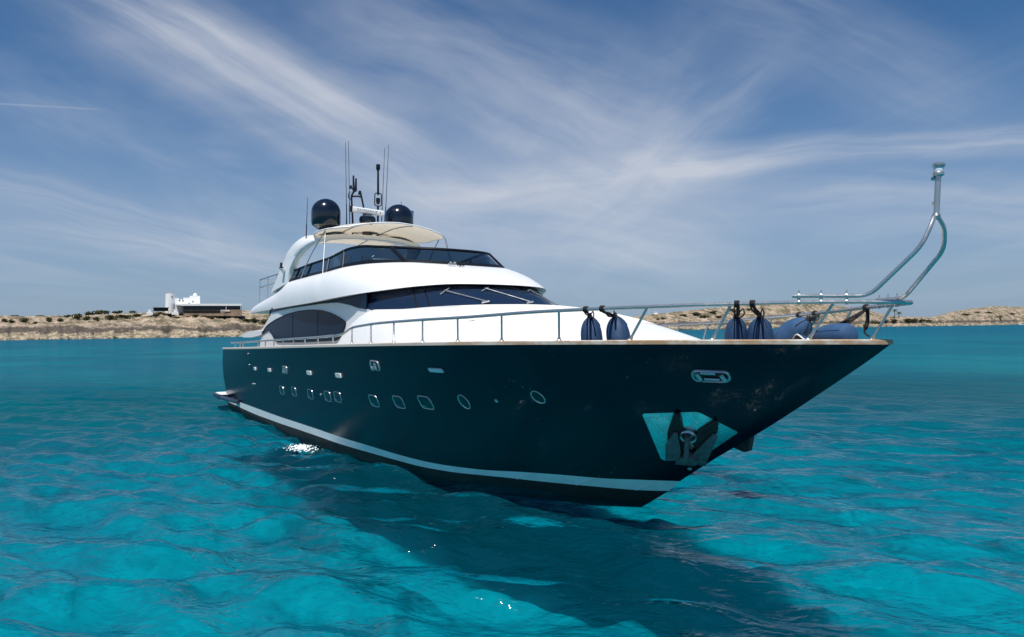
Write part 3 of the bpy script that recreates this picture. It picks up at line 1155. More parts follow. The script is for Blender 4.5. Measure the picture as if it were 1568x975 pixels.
def both(rows):
    """starboard rows joined to their mirror images at the stem"""
    return [[(x, -y, z) for x, y, z in r] + [(x, y, z) for x, y, z in r[::-1][1:]] for r in rows]


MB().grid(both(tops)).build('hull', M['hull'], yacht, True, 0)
stripe = MB().grid(both([r_zb, r_zt])).build('boot_stripe', M['stripe'], yacht, True, 0)
for x0_, x1_ in ((23.35, 23.9), (24.7, 25.2), (25.85, 26.35)):
    MB().tube([hp(x0_ + (x1_ - x0_) * q, float(ZB_(x0_)) + (float(ZT_(x1_)) - float(ZB_(x0_))) * q, .004) for q in np.linspace(0, 1, 6)], .014, 6).build('chine_step', M['white'], stripe)
MB().grid(both(rows_af)).build('antifouling', M['antifoul'], yacht, True, 0)
# stern wall
mb = MB()
allrows = rows_af[2:] + tops
mb.grid([[(r[0][0], -r[0][1] + 2 * r[0][1] * k / 6, r[0][2]) for k in range(7)] for r in allrows])
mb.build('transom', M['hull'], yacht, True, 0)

# gunwale line
xg = np.concatenate([np.linspace(0.5, 24, 48), 31.07 - (31.07 - 24) * (1 - np.linspace(0, 1, 50)[1:]) ** 1.8])
gun = [(float(x), float(half(x, SHEER(x) - 1e-4)) if x < 31.06 else 0.0, float(SHEER(x))) for x in xg]


def inset(pts, d):
    """gunwale shifted inboard (+) or outboard (-) by d, in plan"""
    o = []
    for i, p_ in enumerate(pts):
        a, c = pts[max(i - 1, 0)], pts[min(i + 1, len(pts) - 1)]
        t = Vector((c[0] - a[0], c[1] - a[1], 0)).normalized()
        n_ = Vector((-t.y, t.x, 0))       # points to +y for forward tangent
        q = Vector(p_) - n_ * d
        if q.y < 0.0:
            q.y = 0.0
        o.append((q.x, q.y, p_[2]))
    return o


go, gi = inset(gun, -0.028), inset(gun, 0.15)
tip = 0.03
rows = [[(x, y, z - 0.015) for x, y, z in go], [(x, y, z + 0.045) for x, y, z in inset(gun, -0.03)], [(x, y, z + 0.06) for x, y, z in inset(gun, -0.01)],
        [(x, y, z + 0.06) for x, y, z in inset(gun, 0.13)], [(x, y, z + 0.04) for x, y, z in gi], [(x, y, z - 0.015) for x, y, z in gi]]
R2 = []
for r in rows:
    r = list(r)
    l = r[-1]
    r[-1] = (l[0] + tip, 0.0, l[2])
    R2.append(r)
MB().grid(both(R2)).build('cap_rail', M['teak'], yacht, True, 50)
# inner bulwark and deck
gb = inset(gun, 0.14)
def low(p_, dz):
    x, y, z = p_
    x2 = min(x, float(STEM(z - dz)) - .10)
    return (x2, max(0.0, min(y, float(half(x2, z - dz)) - .07)) if x2 < float(STEM(z - dz)) - .11 else 0.0, z - dz)


MB().grid(both([gb, [low(p_, .12) for p_ in gb], [low(p_, .22) for p_ in gb]])).build('bulwark', M['white'], yacht)
dk = []
for p_ in gb:
    x, y, z = low(p_, .20)
    dk.append([(x, y * q, z + 0.07 * (1 - q * q)) for q in np.linspace(-1, 1, 9)])
MB().grid(dk).build('deck', M['deck'], yacht)

# swim platform with its strake along the quarter
pl = round_poly([(-1.08, -3.86), (0.6, -3.86), (0.6, 3.86), (-1.08, 3.86)], [0.45, 0.1, 0.1, 0.45], 6)
mb = MB()
mb.grid([[(x, y, .16) for x, y in pl], [(x - .02, y * 1.006, .19) for x, y in pl], [(x - .02, y * 1.006, .33) for x, y in pl], [(x, y, .36) for x, y in pl]], True)
mb.f.append(tuple(range(len(mb.v) - len(pl), len(mb.v))))
mb.f.append(tuple(range(len(pl)))[::-1])
mb.build('swim_platform', M['rubber'], yacht, True, 30)
mb = MB()
tp = round_poly([(-1.0, -3.78), (0.55, -3.78), (0.55, 3.78), (-1.0, 3.78)], [0.4, 0.1, 0.1, 0.4], 6)
mb.add([(x, y, .366) for x, y in tp], [tuple(range(len(tp)))])
mb.build('platform_deck', M['white2'], yacht)
sk = [(x, -float(half(x, .25)) - o_, z) for x, o_, z in ((0.5, .34, .25), (1.0, .30, .25), (1.8, .22, .25), (2.6, .12, .25), (3.2, .03, .25))]
mb = MB().tube(bez(sk, 4), 0.10, 8)
mb.build('strake', M['rubber'], yacht)

# ------------------------------------------------------------------ fittings in the topsides


def patch(mb, outl, off, c=None, rings=5):
    """a filled outline laid on the starboard hull side"""
    c = c or (sum(p_[0] for p_ in outl) / len(outl), sum(p_[1] for p_ in outl) / len(outl))
    rows = []
    for k in range(1, rings + 1):
        q = k / rings
        rows.append([hp(c[0] + (x - c[0]) * q, c[1] + (z - c[1]) * q, off) for x, z in outl])
    k0 = len(mb.v)
    mb.v.append(tuple(hp(c[0], c[1], off)))
    n = len(outl)
    k1 = len(mb.v)
    mb.f += [(k0, k1 + i, k1 + (i + 1) % n) for i in range(n)]
    mb.grid(rows, True)
    return mb


def ringband(mb, outl, win, off, hgt):
    """a raised frame: outline with a width win going inward"""
    c = (sum(p_[0] for p_ in outl) / len(outl), sum(p_[1] for p_ in outl) / len(outl))

    def sc(d):
        o = []
        for x, z in outl:
            l = math.hypot(x - c[0], z - c[1])
            o.append((x + (c[0] - x) / l * d, z + (c[1] - z) / l * d))
        return o
    rows = [[hp(x, z, -0.005) for x, z in outl], [hp(x, z, hgt * .7) for x, z in sc(win * .15)], [hp(x, z, hgt) for x, z in sc(win * .5)],
            [hp(x, z, hgt * .7) for x, z in sc(win * .85)], [hp(x, z, off) for x, z in sc(win)]]
    mb.grid(rows, True)
    return sc(win)


def porthole(x, z, wd, hg, kind):
    if kind == 'leaf':
        o = [(x - wd / 2, z - hg / 2), (x + wd / 2, z - hg / 2), (x + wd / 2, z + hg / 2), (x - wd / 2, z + hg / 2)]
        o = round_poly(o, hg * .36, 7)
    else:
        o = [(x + wd / 2 * math.cos(a), z + hg / 2 * math.sin(a)) for a in np.linspace(0, 2 * math.pi, 33)[:-1]]
    mb = MB()
    inn = ringband(mb, o, 0.026, 0.006, 0.020)
    rim = mb.build('porthole', M['rim'], yacht, True, 40)
    g = MB()
    patch(g, inn, 0.010)
    g.build('pane', M['porthole'], rim)
    # steel sliver laid on the pane, shaped as the glint low down
    glint = MB()
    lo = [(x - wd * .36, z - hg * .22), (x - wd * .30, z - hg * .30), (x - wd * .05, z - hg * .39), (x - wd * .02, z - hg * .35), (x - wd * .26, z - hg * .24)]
    patch(glint, lo, 0.014, None, 2)
    glint.build('glint sliver', M['steel'], rim)
    return rim


for x, z in ((11.06, 1.41), (12.63, 1.49), (14.48, 1.56), (16.15, 1.64), (16.99, 1.69)):
    porthole(x, z, 0.52, 0.31, 'leaf')
for x, z in ((19.4, 1.80), (20.66, 1.88)):
    porthole(x, z, 0.45, 0.315, 'leaf')
porthole(21.81, 1.97, 0.47, 0.32, 'leaf')
porthole(23.17, 2.10, 0.30, 0.33, 'round')
porthole(25.31, 2.37, 0.29, 0.27, 'round')
for x, z, wd, hg in ((7.36, 1.96, .30, .12), (9.73, 2.04, .36, .12), (14.75, 2.24, .40, .12), (17.44, 2.33, .40, .12), (22.84, 2.78, .47, .078)):
    o = round_poly([(x - wd / 2, z - hg / 2), (x + wd / 2, z - hg / 2 + wd * .012), (x + wd / 2 - .03, z + hg / 2 + wd * .012), (x - wd / 2 - .03, z + hg / 2)], .03, 3)
    mb = MB()
    rows = [[hp(a, c, 0.0) for a, c in o], [hp(a, c, 0.03) for a, c in o]]
    mb.grid(rows, True)
    patch(mb, o, 0.031, None, 3)
    mb.build('scupper', M['white'], yacht, True, 30)
for x, z in ((15.54, 1.63), (24.16, 2.21), (6.53, 2.50), (6.38, 2.05), (6.45, 1.29), (6.75, 1.30), (27.1, 1.06)):
    mb = MB()
    n_ = hp(x, z, 0.1) - hp(x, z, 0)
    mb.lathe([(0.045, -0.01), (0.045, 0.02), (0.03, 0.03), (0.012, 0.03)], hp(x, z), 14, n_)
    mb.build('skin_fitting', M['steel'], yacht)


def fairlead(x, z, wd, hg, n_roll, shear=0.0, rf=.42):
    o = round_poly([(x - wd / 2 - hg * shear / 2, z - hg / 2), (x + wd / 2 - hg * shear / 2, z - hg / 2), (x + wd / 2 + hg * shear / 2, z + hg / 2), (x - wd / 2 + hg * shear / 2, z + hg / 2)], min(wd, hg) * rf, 8)
    mb = MB()
    inn = ringband(mb, o, 0.05, 0.004, 0.045)
    fr_ = mb.build('fairlead', M['steel'], yacht, True, 40)
    g = MB()
    patch(g, inn, 0.006)
    g.build('recess', M['black'], fr_)
    if n_roll == 4:
        for dz in (.055, -.045):
            MB().tube([hp(x - wd * .20, z + dz, .03), hp(x + wd * .18, z + dz, .03)], .024, 10).build('roller', M['steel'], fr_)
        for dx in (-.31, .30):
            MB().tube([hp(x + wd * dx, z - hg * .26, .035), hp(x + wd * dx, z + hg * .26, .035)], .045, 10).build('roller', M['steel'], fr_)
    else:
        MB().tube([hp(x + wd * .14, z - hg * .30, .03), hp(x + wd * .14, z + hg * .30, .03)], .05, 10).build('roller', M['steel'], fr_)
        MB().tube([hp(x - wd * .28, z - hg * .28, .03), hp(x - wd * .02, z - hg * .22, .03)], .06, 10).build('roller', M['steel'], fr_)


fairlead(28.72, 2.985, 0.56, 0.20, 4, .45, .8)
fairlead(20.15, 2.75, 0.50, 0.26, 2)
fairlead(11.97, 2.18, 0.50, 0.27, 2)

# anchor pocket plate and the anchors
o = round_poly([(27.17, 2.2), (28.12, 2.31), (28.43, 1.95), (27.5, 1.36), (27.23, 1.26), (26.78, 1.21)], [.05, .06, .05, .03, .03, .08], 5)
mb = MB()
patch(mb, o, 0.012, None, 8)
pk = mb.build('anchor_plate', M['steel_dull'], yacht, True, 0)


def hull_prism(mb, outl, o0, o1):
    A = [hp(x, z, o0) for x, z in outl]
    B = [hp(x, z, o1) for x, z in outl]
    mb.grid([A, B], True)
    k = len(mb.v)
    n = len(outl)
    mb.f.append(tuple(range(k - n, k)))
    return mb


an = MB()
hull_prism(an, [(27.08, 1.30), (27.36, 1.30), (27.50, 1.42), (27.42, 1.50), (27.22, 1.42)], .04, .17)
anc = an.build('anchor', M['galv'], yacht, False)
for outl, o0, o1, mt in (([(27.69, 2.23), (27.76, 2.29), (27.80, 2.24), (27.56, 1.78), (27.36, 1.52), (27.20, 1.62), (27.36, 1.88)], .02, .07, 'galv_dark'),
                         ([(27.50, 1.93), (27.56, 1.93), (27.34, 1.55), (27.18, 1.36), (26.94, 1.33), (27.18, 1.66)], .08, .12, 'galv'),
                         ([(28.2, 2.13), (28.27, 2.17), (28.24, 2.06), (27.80, 1.62), (27.62, 1.50), (27.60, 1.72), (27.86, 1.93)], .02, .07, 'galv_dark'),
                         ([(28.10, 1.96), (28.14, 1.92), (27.62, 1.42), (27.46, 1.26), (27.28, 1.30), (27.42, 1.46), (27.72, 1.68)], .08, .12, 'galv')):
    mb = MB()
    hull_prism(mb, outl, o0, o1)
    mb.build('fluke', M[mt], anc, False)
sh0, sh1 = hp(27.66, 1.86, .08), hp(27.34, 1.44, .18)
MB().tube([sh0, sh1], [.045, .05], 10).build('shank', M['galv'], anc)
n_ = hp(27.65, 1.83, .1) - hp(27.65, 1.83, 0)
MB().lathe([(.15, .0), (.165, .04), (.15, .07), (.12, .05), (.11, .0)], hp(27.65, 1.83, .02), 28, n_).build('hawse_ring', M['steel'], yacht)
mb = MB()
PV = [(27.62, .30, 1.62), (28.12, .34, 1.95), (28.16, .38, 1.80), (28.05, .44, 1.50), (27.96, .42, 1.46), (27.70, .34, 1.54)]
mb.grid([PV, [(x - .02, y + .12, z) for x, y, z in PV]], True)
mb.f.append(tuple(range(6))[::-1])
mb.f.append(tuple(range(6, 12)))
mb.build('anchor', M['galv_dark'], yacht, False)

# ------------------------------------------------------------------ superstructure


def plan(nose, wd, ln, p_, xend, n=44, wa=None):
    """half plan curve from the nose on the centreline aft to xend: list of (x, y>=0)"""
    th = np.linspace(0, math.pi / 2, 160)
    x = nose - ln + ln * np.cos(th) ** (2 / p_)
    y = wd * np.sin(th) ** (2 / p_)
    if xend < nose - ln:
        xx = np.linspace(nose - ln, xend, 60)[1:]
        x = np.concatenate([x, xx])
        q = (nose - ln - xx) / (nose - ln - xend)
        y = np.concatenate([y, wd + ((wa if wa is not None else wd) - wd) * q ** 1.5])
    s_ = np.concatenate([[0], np.cumsum(np.hypot(np.diff(x), np.diff(y)))])
    if xend >= nose - ln:
        smax = np.interp(-xend, -x, s_)
    else:
        smax = s_[-1]
    q = np.linspace(0, 1, n) * smax
    return np.interp(q, s_, x), np.interp(q, s_, y)


def wrap(xs, ys, zs):
    """half curve (nose first) to a full row: starboard aft, round the nose, port aft"""
    st_ = [(x, -y, z) for x, y, z in zip(xs, ys, zs)][::-1]
    return st_ + [(x, y, z) for x, y, z in zip(xs, ys, zs)][1:]


def quad(A, C, B, n):
    """rows bulging from A through control C to B"""
    out = []
    for k in range(n + 1):
        t = k / n
        out.append([tuple(np.array(a) * (1 - t) ** 2 + np.array(c) * 2 * t * (1 - t) + np.array(b_) * t * t) for a, c, b_ in zip(A, C, B)])
    return out


zH1 = pchip([15, 17.5, 18.4, 19.5, 20.5, 21.0], [4.19, 4.185, 4.19, 4.25, 4.31, 4.34])
zW1 = pchip([15, 16.4, 17.7, 18.5, 19.4, 19.9], [4.60, 4.66, 4.755, 4.81, 4.865, 4.87])
zB1 = pchip([.6, 1.5, 8.3, 12.5, 16.5, 17.9, 18.8, 19.7, 20.2], [4.20, 4.23, 4.38, 4.49, 4.67, 4.76, 4.83, 4.885, 4.89])
zB3 = pchip([1.0, 1.3, 2.5, 4.3, 5.45, 6.5, 7.3, 9.5, 11.8, 14.5, 15.7, 17, 18], [4.52, 4.60, 4.76, 4.95, 5.08, 5.26, 5.44, 5.49, 5.53, 5.61, 5.63, 5.62, 5.55])
zS1 = pchip([7.1, 9.8, 11.94, 12.9, 14.0, 14.6, 15.4, 16.6, 17.1], [5.84, 5.99, 6.065, 6.15, 6.25, 6.26, 6.20, 6.11, 6.08])

# forward house and coachroof
N = 48
x0, y0 = plan(27.75, 3.3, 10, 2.2, 15.1, N)
x1, y1 = plan(21.0, 2.9, 6, 2.2, 17.3, N)
H0 = wrap(x0, y0, SHEER(x0) - 0.25)
H1 = wrap(x1, y1, zH1(x1))
CT = []
for a, b_ in zip(H0, H1):
    CT.append((a[0] * .50 + b_[0] * .50, a[1] * .62 + b_[1] * .38, a[2] * .10 + b_[2] * .90))
HOUSE = quad(H0, CT, H1, 16)
mb = MB().grid(HOUSE)
# dash under the windscreen
x2, y2 = plan(19.2, 2.3, 5.4, 2.2, 16.5, N)
mb.grid([H1, wrap(x2, y2, zH1(x2) + .05)])
# return faces at the after edge of the house side, back to the saloon wall
for k in (0, -1):
    e = [r[k] for r in HOUSE]
    sg = -1 if e[0][1] < 0 else 1
    mb.grid([e, [(x - .12, sg * 2.78, z) for x, y, z in e]])
house = mb.build('forward_house', M['white'], yacht, True, 40)
# sun pad on the coachroof
mb = MB()
rows = []
for j in range(6, 16):
    r = HOUSE[j]
    rr = []
    for i in range(29, 2 * N - 1 - 29):
        rr.append(r[i])
    rows.append(rr)
base = [[Vector(p_) for p_ in r] for r in rows]
top = [[p_ + Vector((0, 0, .026)) for p_ in r[1:-1]] for r in base[1:-1]]
mb.grid(top)
edge_b = [base[0][i] for i in range(1, len(base[0]) - 1)]
edge_t = top[0]
mb.grid([[p_ - Vector((0, 0, .02)) for p_ in edge_b], [p_ + Vector((0, 0, .014)) for p_ in edge_b], edge_t])
for c in (0, -1):
    e_t = [r[c] for r in top]
    e_b = [base[j][c] for j in range(1, len(base) - 1)]
    mb.grid([[p_ - Vector((0, 0, .02)) for p_ in e_b], [p_ + Vector((0, 0, .014)) for p_ in e_b], e_t])
mb.build('sun_pad', M['cream'], yacht, True, 60)

# windscreen band
xw, yw = plan(19.9, 2.82, 5.9, 2.2, 16.3, N)
W1 = wrap(xw, yw, zW1(xw))
xh, yh = plan(20.97, 2.88, 6, 2.2, 16.7, N)
W0 = wrap(xh, yh, zH1(xh) + .012)
rows = []
for k in range(7):
    t = k / 6
    rows.append([tuple(np.array(a) * (1 - t) + np.array(b_) * t + np.array((0.0, 0.0, 0.03)) * 4 * t * (1 - t)) for a, b_ in zip(W0, W1)])
wind = MB().grid(rows).build('windscreen', M['glass'], yacht, True, 0)


def on_wind(q, t, off=0.012):
    """point on the windscreen: q 0..1 from starboard aft round to port, t 0..1 up"""
    f_ = q * (len(rows[0]) - 1)
    i = min(int(f_), len(rows[0]) - 2)
    fr_ = f_ - i
    a = np.array(W0[i]) * (1 - fr_) + np.array(W0[i + 1]) * fr_
    b_ = np.array(W1[i]) * (1 - fr_) + np.array(W1[i + 1]) * fr_
    p_ = a * (1 - t) + b_ * t + np.array((0, 0, .03)) * 4 * t * (1 - t)
    tg = np.array(W0[i + 1]) - np.array(W0[i])
    n_ = np.cross(tg, b_ - a)
    n_ /= np.linalg.norm(n_)
    if n_[2] < 0:
        n_ = -n_
    return Vector(p_ + n_ * off)


for q, wd in ((0.004, .018), (0.215, .035), (0.255, .03), (0.745, .03), (0.785, .035), (0.996, .018)):
    mb = MB()
    lean = 0.035 if q < .5 else -.035
    if q in (0.02, .98):
        lean = 0
    A = [on_wind(min(max(q + lean * (.5 - t) * 0.0, 0), 1), t, .008) for t in np.linspace(0, 1, 7)]
    mb.tube(A, wd * .6, 6)
    mb.build('pillar', M['frame'], wind)
mb = MB().tube([on_wind(q, 1.0, .012) for q in np.linspace(0, 1, 70)], .022, 6)
mb.build('top_trim', M['frame'], wind)
for q0, t0, q1, t1 in ((0.405, .03, .315, .62), (.515, .03, .425, .68), (.645, .03, .565, .72)):
    wp = MB()
    p0, p1 = on_wind(q0, t0, .06), on_wind(q1, t1, .06)
    wp.tube([p0, p1], .017, 8)
    wp.tube([on_wind(q0 - .012, t0, .02), on_wind(q0 + .006, t0, .07)], .028, 8)
    d = (p1 - p0).normalized()
    nb = (on_wind(q1, t1, .1) - on_wind(q1, t1, 0)).normalized().cross(d).normalized()
    wpo = wp.build('wiper', M['steel'], wind)
    MB().tube([on_wind(q1, t1, .03) - nb * .16 - d * .05, on_wind(q1, t1, .03) + nb * .16 + d * .05], .014, 6).build('blade', M['grey'], wpo)

# saloon walls under the flying bridge
for sg in (-1, 1):
    mb = MB()
    ow = [(3.55, 2.30), (4.25, 3.52), (5.52, 4.06), (6.1, 4.40), (16.55, 4.66), (16.6, 4.22), (17.25, 4.16), (17.25, 2.9)]
    A = [(x, sg * 2.80, z) for x, z in ow]
    mb.add(A, [tuple(range(8))])
    mb.add([(x, sg * 2.62, z) for x, z in ow[:4]], [])
    k = len(mb.v)
    for i in range(3):
        mb.f.append((i, i + 1, k - 4 + i + 1, k - 4 + i))
    wl = mb.build('saloon_wall', M['white'], yacht, False)
    win = [(3.98, 3.20), (5.0, 3.63), (6.3, 3.87), (8.02, 4.09), (9.59, 4.2), (11.03, 4.24), (12.35, 4.22), (13.57, 4.1), (14.48, 3.93), (15.01, 3.8), (14.72, 3.51),
           (14.35, 3.29), (14.08, 3.23), (9.67, 3.06), (6.82, 2.99), (6.36, 3.12), (5.78, 3.39), (5.3, 3.46), (4.63, 3.33)]
    win = [(float(a), float(c)) for a, c in round_poly(win, [0.02, .4, .4, .4, .4, .4, .4, .4, .4, .12, .12, .2, .2, .3, .25, .3, .3, .3, .3], 4)]
    mb = MB()
    n = len(win)
    mb.add([(x, sg * 2.815, z) for x, z in win] + [(x, sg * 2.79, z) for x, z in win], [tuple(range(n))] + [(i, (i + 1) % n, n + (i + 1) % n, n + i) for i in range(n)])
    wi = mb.build('saloon_window', M['side_glass'], wl, False)
    MB().tube([(x, sg * 2.818, z) for x, z in win], .02, 6, True).build('frame', M['frame'], wi)
    for x, za, zb_ in ((9.0, 3.05, 4.15), (12.1, 3.14, 4.21)):
        MB().box((x, sg * 2.818, (za + zb_) / 2), (.05, .012, zb_ - za)).build('mullion', M['frame'], wi, False)
    lo = [(5.77, 4.20), (8.5, 4.33), (11.01, 4.40), (12.4, 4.44), (13.55, 4.45), (14.2, 4.44), (14.65, 4.41), (15.4, 4.34), (16.01, 4.25), (16.75, 4.20)]
    hi = [(x, float(zB1(x)) + .05) for x in (16.75, 16, 15, 13.5, 12, 10, 8, 5.77)]
    g = lo + hi
    n = len(g)
    mb = MB()
    mb.add([(x, sg * 2.83, z) for x, z in g] + [(x, sg * 2.795, z) for x, z in g], [tuple(range(n))] + [(i, (i + 1) % n, n + (i + 1) % n, n + i) for i in range(n)])
    mb.build('side_glass', M['side_glass'], wl, False)
# after bulkhead of the saloon
mb = MB().box((4.6, 0, 3.4), (.1, 5.2, 2.1))
mb.build('saloon_door', M['glass'], yacht, False)
# white wing beside the cockpit
mb = MB()
wg = [(0.05, 3.10), (.9, 3.24), (2.0, 3.36), (3.2, 3.42), (4.4, 3.42), (4.3, 3.24), (2.6, 3.10), (1.0, 3.06)]
n = len(wg)
mb.grid([[(x, -2.86, z) for x, z in wg], [(x, -2.6, z + .02) for x, z in wg]], True)
mb.f += [tuple(range(n)), tuple(range(n, 2 * n))[::-1]]
mb.build('cockpit_wing', M['white'], yacht, True, 30)
mb = MB().box((2.0, 0, 2.55), (1.0, 3.4, .5))
mb.build('cockpit_sofa', M['cream'], yacht, False)

# flying bridge body
xb1, yb1 = plan(20.2, 3.1, 6.2, 2.2, 0.55, 70, 2.5)
xb3, yb3 = plan(18.0, 2.6, 4.6, 2.2, 1.05, 70, 2.25)
xu, yu = plan(19.75, 2.70, 5.9, 2.2, 0.95, 70, 2.2)
B1 = wrap(xb1, yb1, zB1(xb1))
B3 = wrap(xb3, yb3, zB3(xb3))
UN = wrap(xu, yu, zB1(xu) + .035)
CT = []
for a, b_ in zip(B1, B3):
    q = min(max((a[0] - 13.0) / 6.5, 0), 1)
    q = q * q * (3 - 2 * q)
    wx, wy, wz_ = .86 - .24 * q, 1.02 - .20 * q, .78 - .16 * q
    CT.append((a[0] * wx + b_[0] * (1 - wx), a[1] * wy + b_[1] * (1 - wy if q > 0 else 0), a[2] * (1 - wz_) + b_[2] * wz_))
body = quad(B1, CT, B3, 12)
xi, yi = plan(17.75, 2.42, 4.5, 2.2, 1.3, 70, 2.05)
I3 = wrap(xi, yi, zB3(xi) - .01)
I4 = wrap(xi, yi, zB3(xi) - .38)
mb = MB().grid([UN] + body + [I3, I4])
# under side and bridge deck
nn = len(UN)
half_n = nn // 2
mb.grid([[UN[i] for i in range(half_n + 1)], [UN[nn - 1 - i] for i in range(half_n + 1)]])
mb.grid([[I4[i] for i in range(half_n + 1)], [I4[nn - 1 - i] for i in range(half_n + 1)]])
# after end
aft = [UN] + body + [I3, I4]
mb.grid([[r[0] for r in aft], [r[-1] for r in aft]])
fly = mb.build('flying_bridge', M['white'], yacht, True, 42)
# smoked screen round the flying bridge
xs0, ys0 = plan(17.96, 2.56, 4.6, 2.2, 7.3, 60)
xs1, ys1 = plan(17.1, 2.38, 4.3, 2.2, 7.5, 60)
S0 = wrap(xs0, ys0, zB3(xs0) - .02)
S1 = wrap(xs1, ys1, zS1(xs1))
mix = lambda t, off=0: [tuple(np.array(a) * (1 - t) + np.array(b_) * t) for a, b_ in zip(S0, S1)]
scr = MB().grid([mix(t) for t in np.linspace(0, 1, 5)]).build('bridge_screen', M['acrylic'], yacht, True, 0)
k9 = len(S0)
MB().tube([Vector(p_) for p_ in S1], .045, 8).build('top_band', M['frame'], scr)
mb = MB()
lo_, hi_ = mix(.0), mix(.22)
mb.grid([[(x * 1.0, y * 1.006, z) for x, y, z in lo_], [(x + .006, y * 1.006, z + .005) for x, y, z in hi_]])
mb.build('bottom_band', M['frame'], scr)
for fi, lean in ((0.0, 0), (.04, 0), (.108, 0), (.205, 0), (.275, 0), (.415, .018), (.585, -.018), (.725, 0), (.795, 0), (.96, 0), (1, 0)):
    i = fi * (k9 - 1)

    def at(row, f_):
        i0 = min(int(f_), k9 - 2)
        return Vector(row[i0]).lerp(Vector(row[i0 + 1]), f_ - i0)
    MB().tube([at(S0, i), at(S1, min(max(i - lean * k9, 0), k9 - 1))], .04 if fi not in (.415, .585) else .06, 6).build('mullion', M['frame'], scr)
# helm console, seats and wheel behind the screen
con = MB()
con.grid([[(14.6, -1.7, 5.2), (14.6, 1.7, 5.2)], [(14.4, -1.7, 5.85), (14.4, 1.7, 5.85)], [(13.9, -1.6, 5.98), (13.9, 1.6, 5.98)], [(13.4, -1.5, 5.8), (13.4, 1.5, 5.8)], [(13.3, -1.5, 5.2), (13.3, 1.5, 5.2)]])
con.build('helm_console', M['white2'], yacht, True, 30)
for y in (-1.7, -.6):
    st_o = MB()
    st_o.box((11.6, y, 5.62), (.6, .7, .14)).box((11.3, y, 5.95), (.14, .7, .62), ry=-.15).box((11.6, y, 5.35), (.16, .16, .45))
    st_o.build('helm_seat', M['cream'], yacht, False)
MB().tube([(12.9 + .12 * math.sin(a), -1.1 + .22 * math.cos(a), 5.92 + .22 * math.sin(a)) for a in np.linspace(0, 6.283, 25)[:-1]], .02, 8, True).build('helm_wheel', M['steel'], yacht)

# horns on the brow under the screen
for k, (x, y, z) in enumerate(((18.13, -.86, 5.52), (18.17, -.75, 5.52), (18.24, -.60, 5.50), (18.27, -.52, 5.50))):
    mb = MB()
    mb.tube([(x - .05, y, z - .06), (x - .02, y, z + .03), (x + .10, y, z + .035)], .018, 8)
    mb.lathe([(.018, 0), (.03, .06), (.05, .11), (.02, .10)], (x + .06, y, z + .035), 12, (1, -.15, 0))
    mb.build('horn', M['steel'] if k < 2 else M['black'], yacht)

# radar arch
SEC = [  # after-outer edge, forward-outer edge, thickness vector
    ((4.75, -2.62, 5.05), (7.45, -2.62, 5.36), (0, .30, 0)),
    ((5.70, -2.60, 5.70), (7.62, -2.60, 5.85), (0, .28, 0)),
    ((6.45, -2.56, 6.24), (7.92, -2.55, 6.20), (0, .26, -.03)),
    ((6.98, -2.54, 6.64), (8.38, -2.50, 6.46), (0, .23, -.08)),
    ((7.78, -2.44, 6.99), (9.12, -2.40, 6.77), (0, .17, -.14)),
    ((8.42, -2.20, 7.20), (9.70, -2.14, 6.99), (0, .10, -.17)),
    ((8.60, -1.60, 7.27), (9.85, -1.58, 7.12), (0, .04, -.18)),
    ((8.70, -0.90, 7.33), (9.95, -0.90, 7.20), (0, .0, -.18)),
    ((8.72, 0.0, 7.35), (9.98, 0.0, 7.22), (0, 0, -.18))]
SEC = SEC + [((a[0], -a[1], a[2]), (b_[0], -b_[1], b_[2]), (0, -t[1], t[2])) for a, b_, t in SEC[:-1][::-1]]
Pa, Pf, Pt = [bez([s_[k] for s_ in SEC], 5) for k in range(3)]
rows = []
for a, f_, t in zip(Pa, Pf, Pt):
    a, f_, t = Vector(a), Vector(f_), Vector(t)
    d = (f_ - a)
    e = d.normalized() * .07
    rows.append([a + t * .3, a + e + t * .02, a + d * .35 - t * .05, a + d * .65 - t * .05, f_ - e + t * .02, f_ + t * .3, f_ + t * .75, f_ - e + t, a + e + t, a + t * .75])
mb = MB().grid(rows, True)
arch = mb.build('radar_arch', M['white'], yacht, True, 50)
mb = MB()
mb.tube([(6.90, -2.62, 5.80), (6.95, -2.74, 5.98)], .03, 8)
mb.box((6.98, -2.76, 6.0), (.26, .12, .04))
mb.lathe([(.05, 0), (.05, .16), (.03, .19)], (6.98, -2.76, 6.02), 14)
mb.build('side_light', M['black'], yacht)
mb = MB()
mb.add([(6.78, -2.62, 5.86), (7.08, -2.62, 5.90), (7.08, -2.80, 5.98), (6.82, -2.80, 5.98), (6.92, -2.62, 5.70)], [(0, 1, 2, 3), (0, 3, 4), (3, 2, 4), (2, 1, 4)])
mb.build('lamp_bracket', M['white2'], yacht, False)

# canopy
def can_z(x, y):
    zc = np.interp(x, [6.7, 8.5, 10.5, 12.4], [7.18, 7.38, 7.50, 7.47])
    k = abs(y) / 2.3
    return zc - .34 * k ** 2.6 - .10 * max(0, (x - 11.3) / 1.1) ** 2 * (.4 + k)


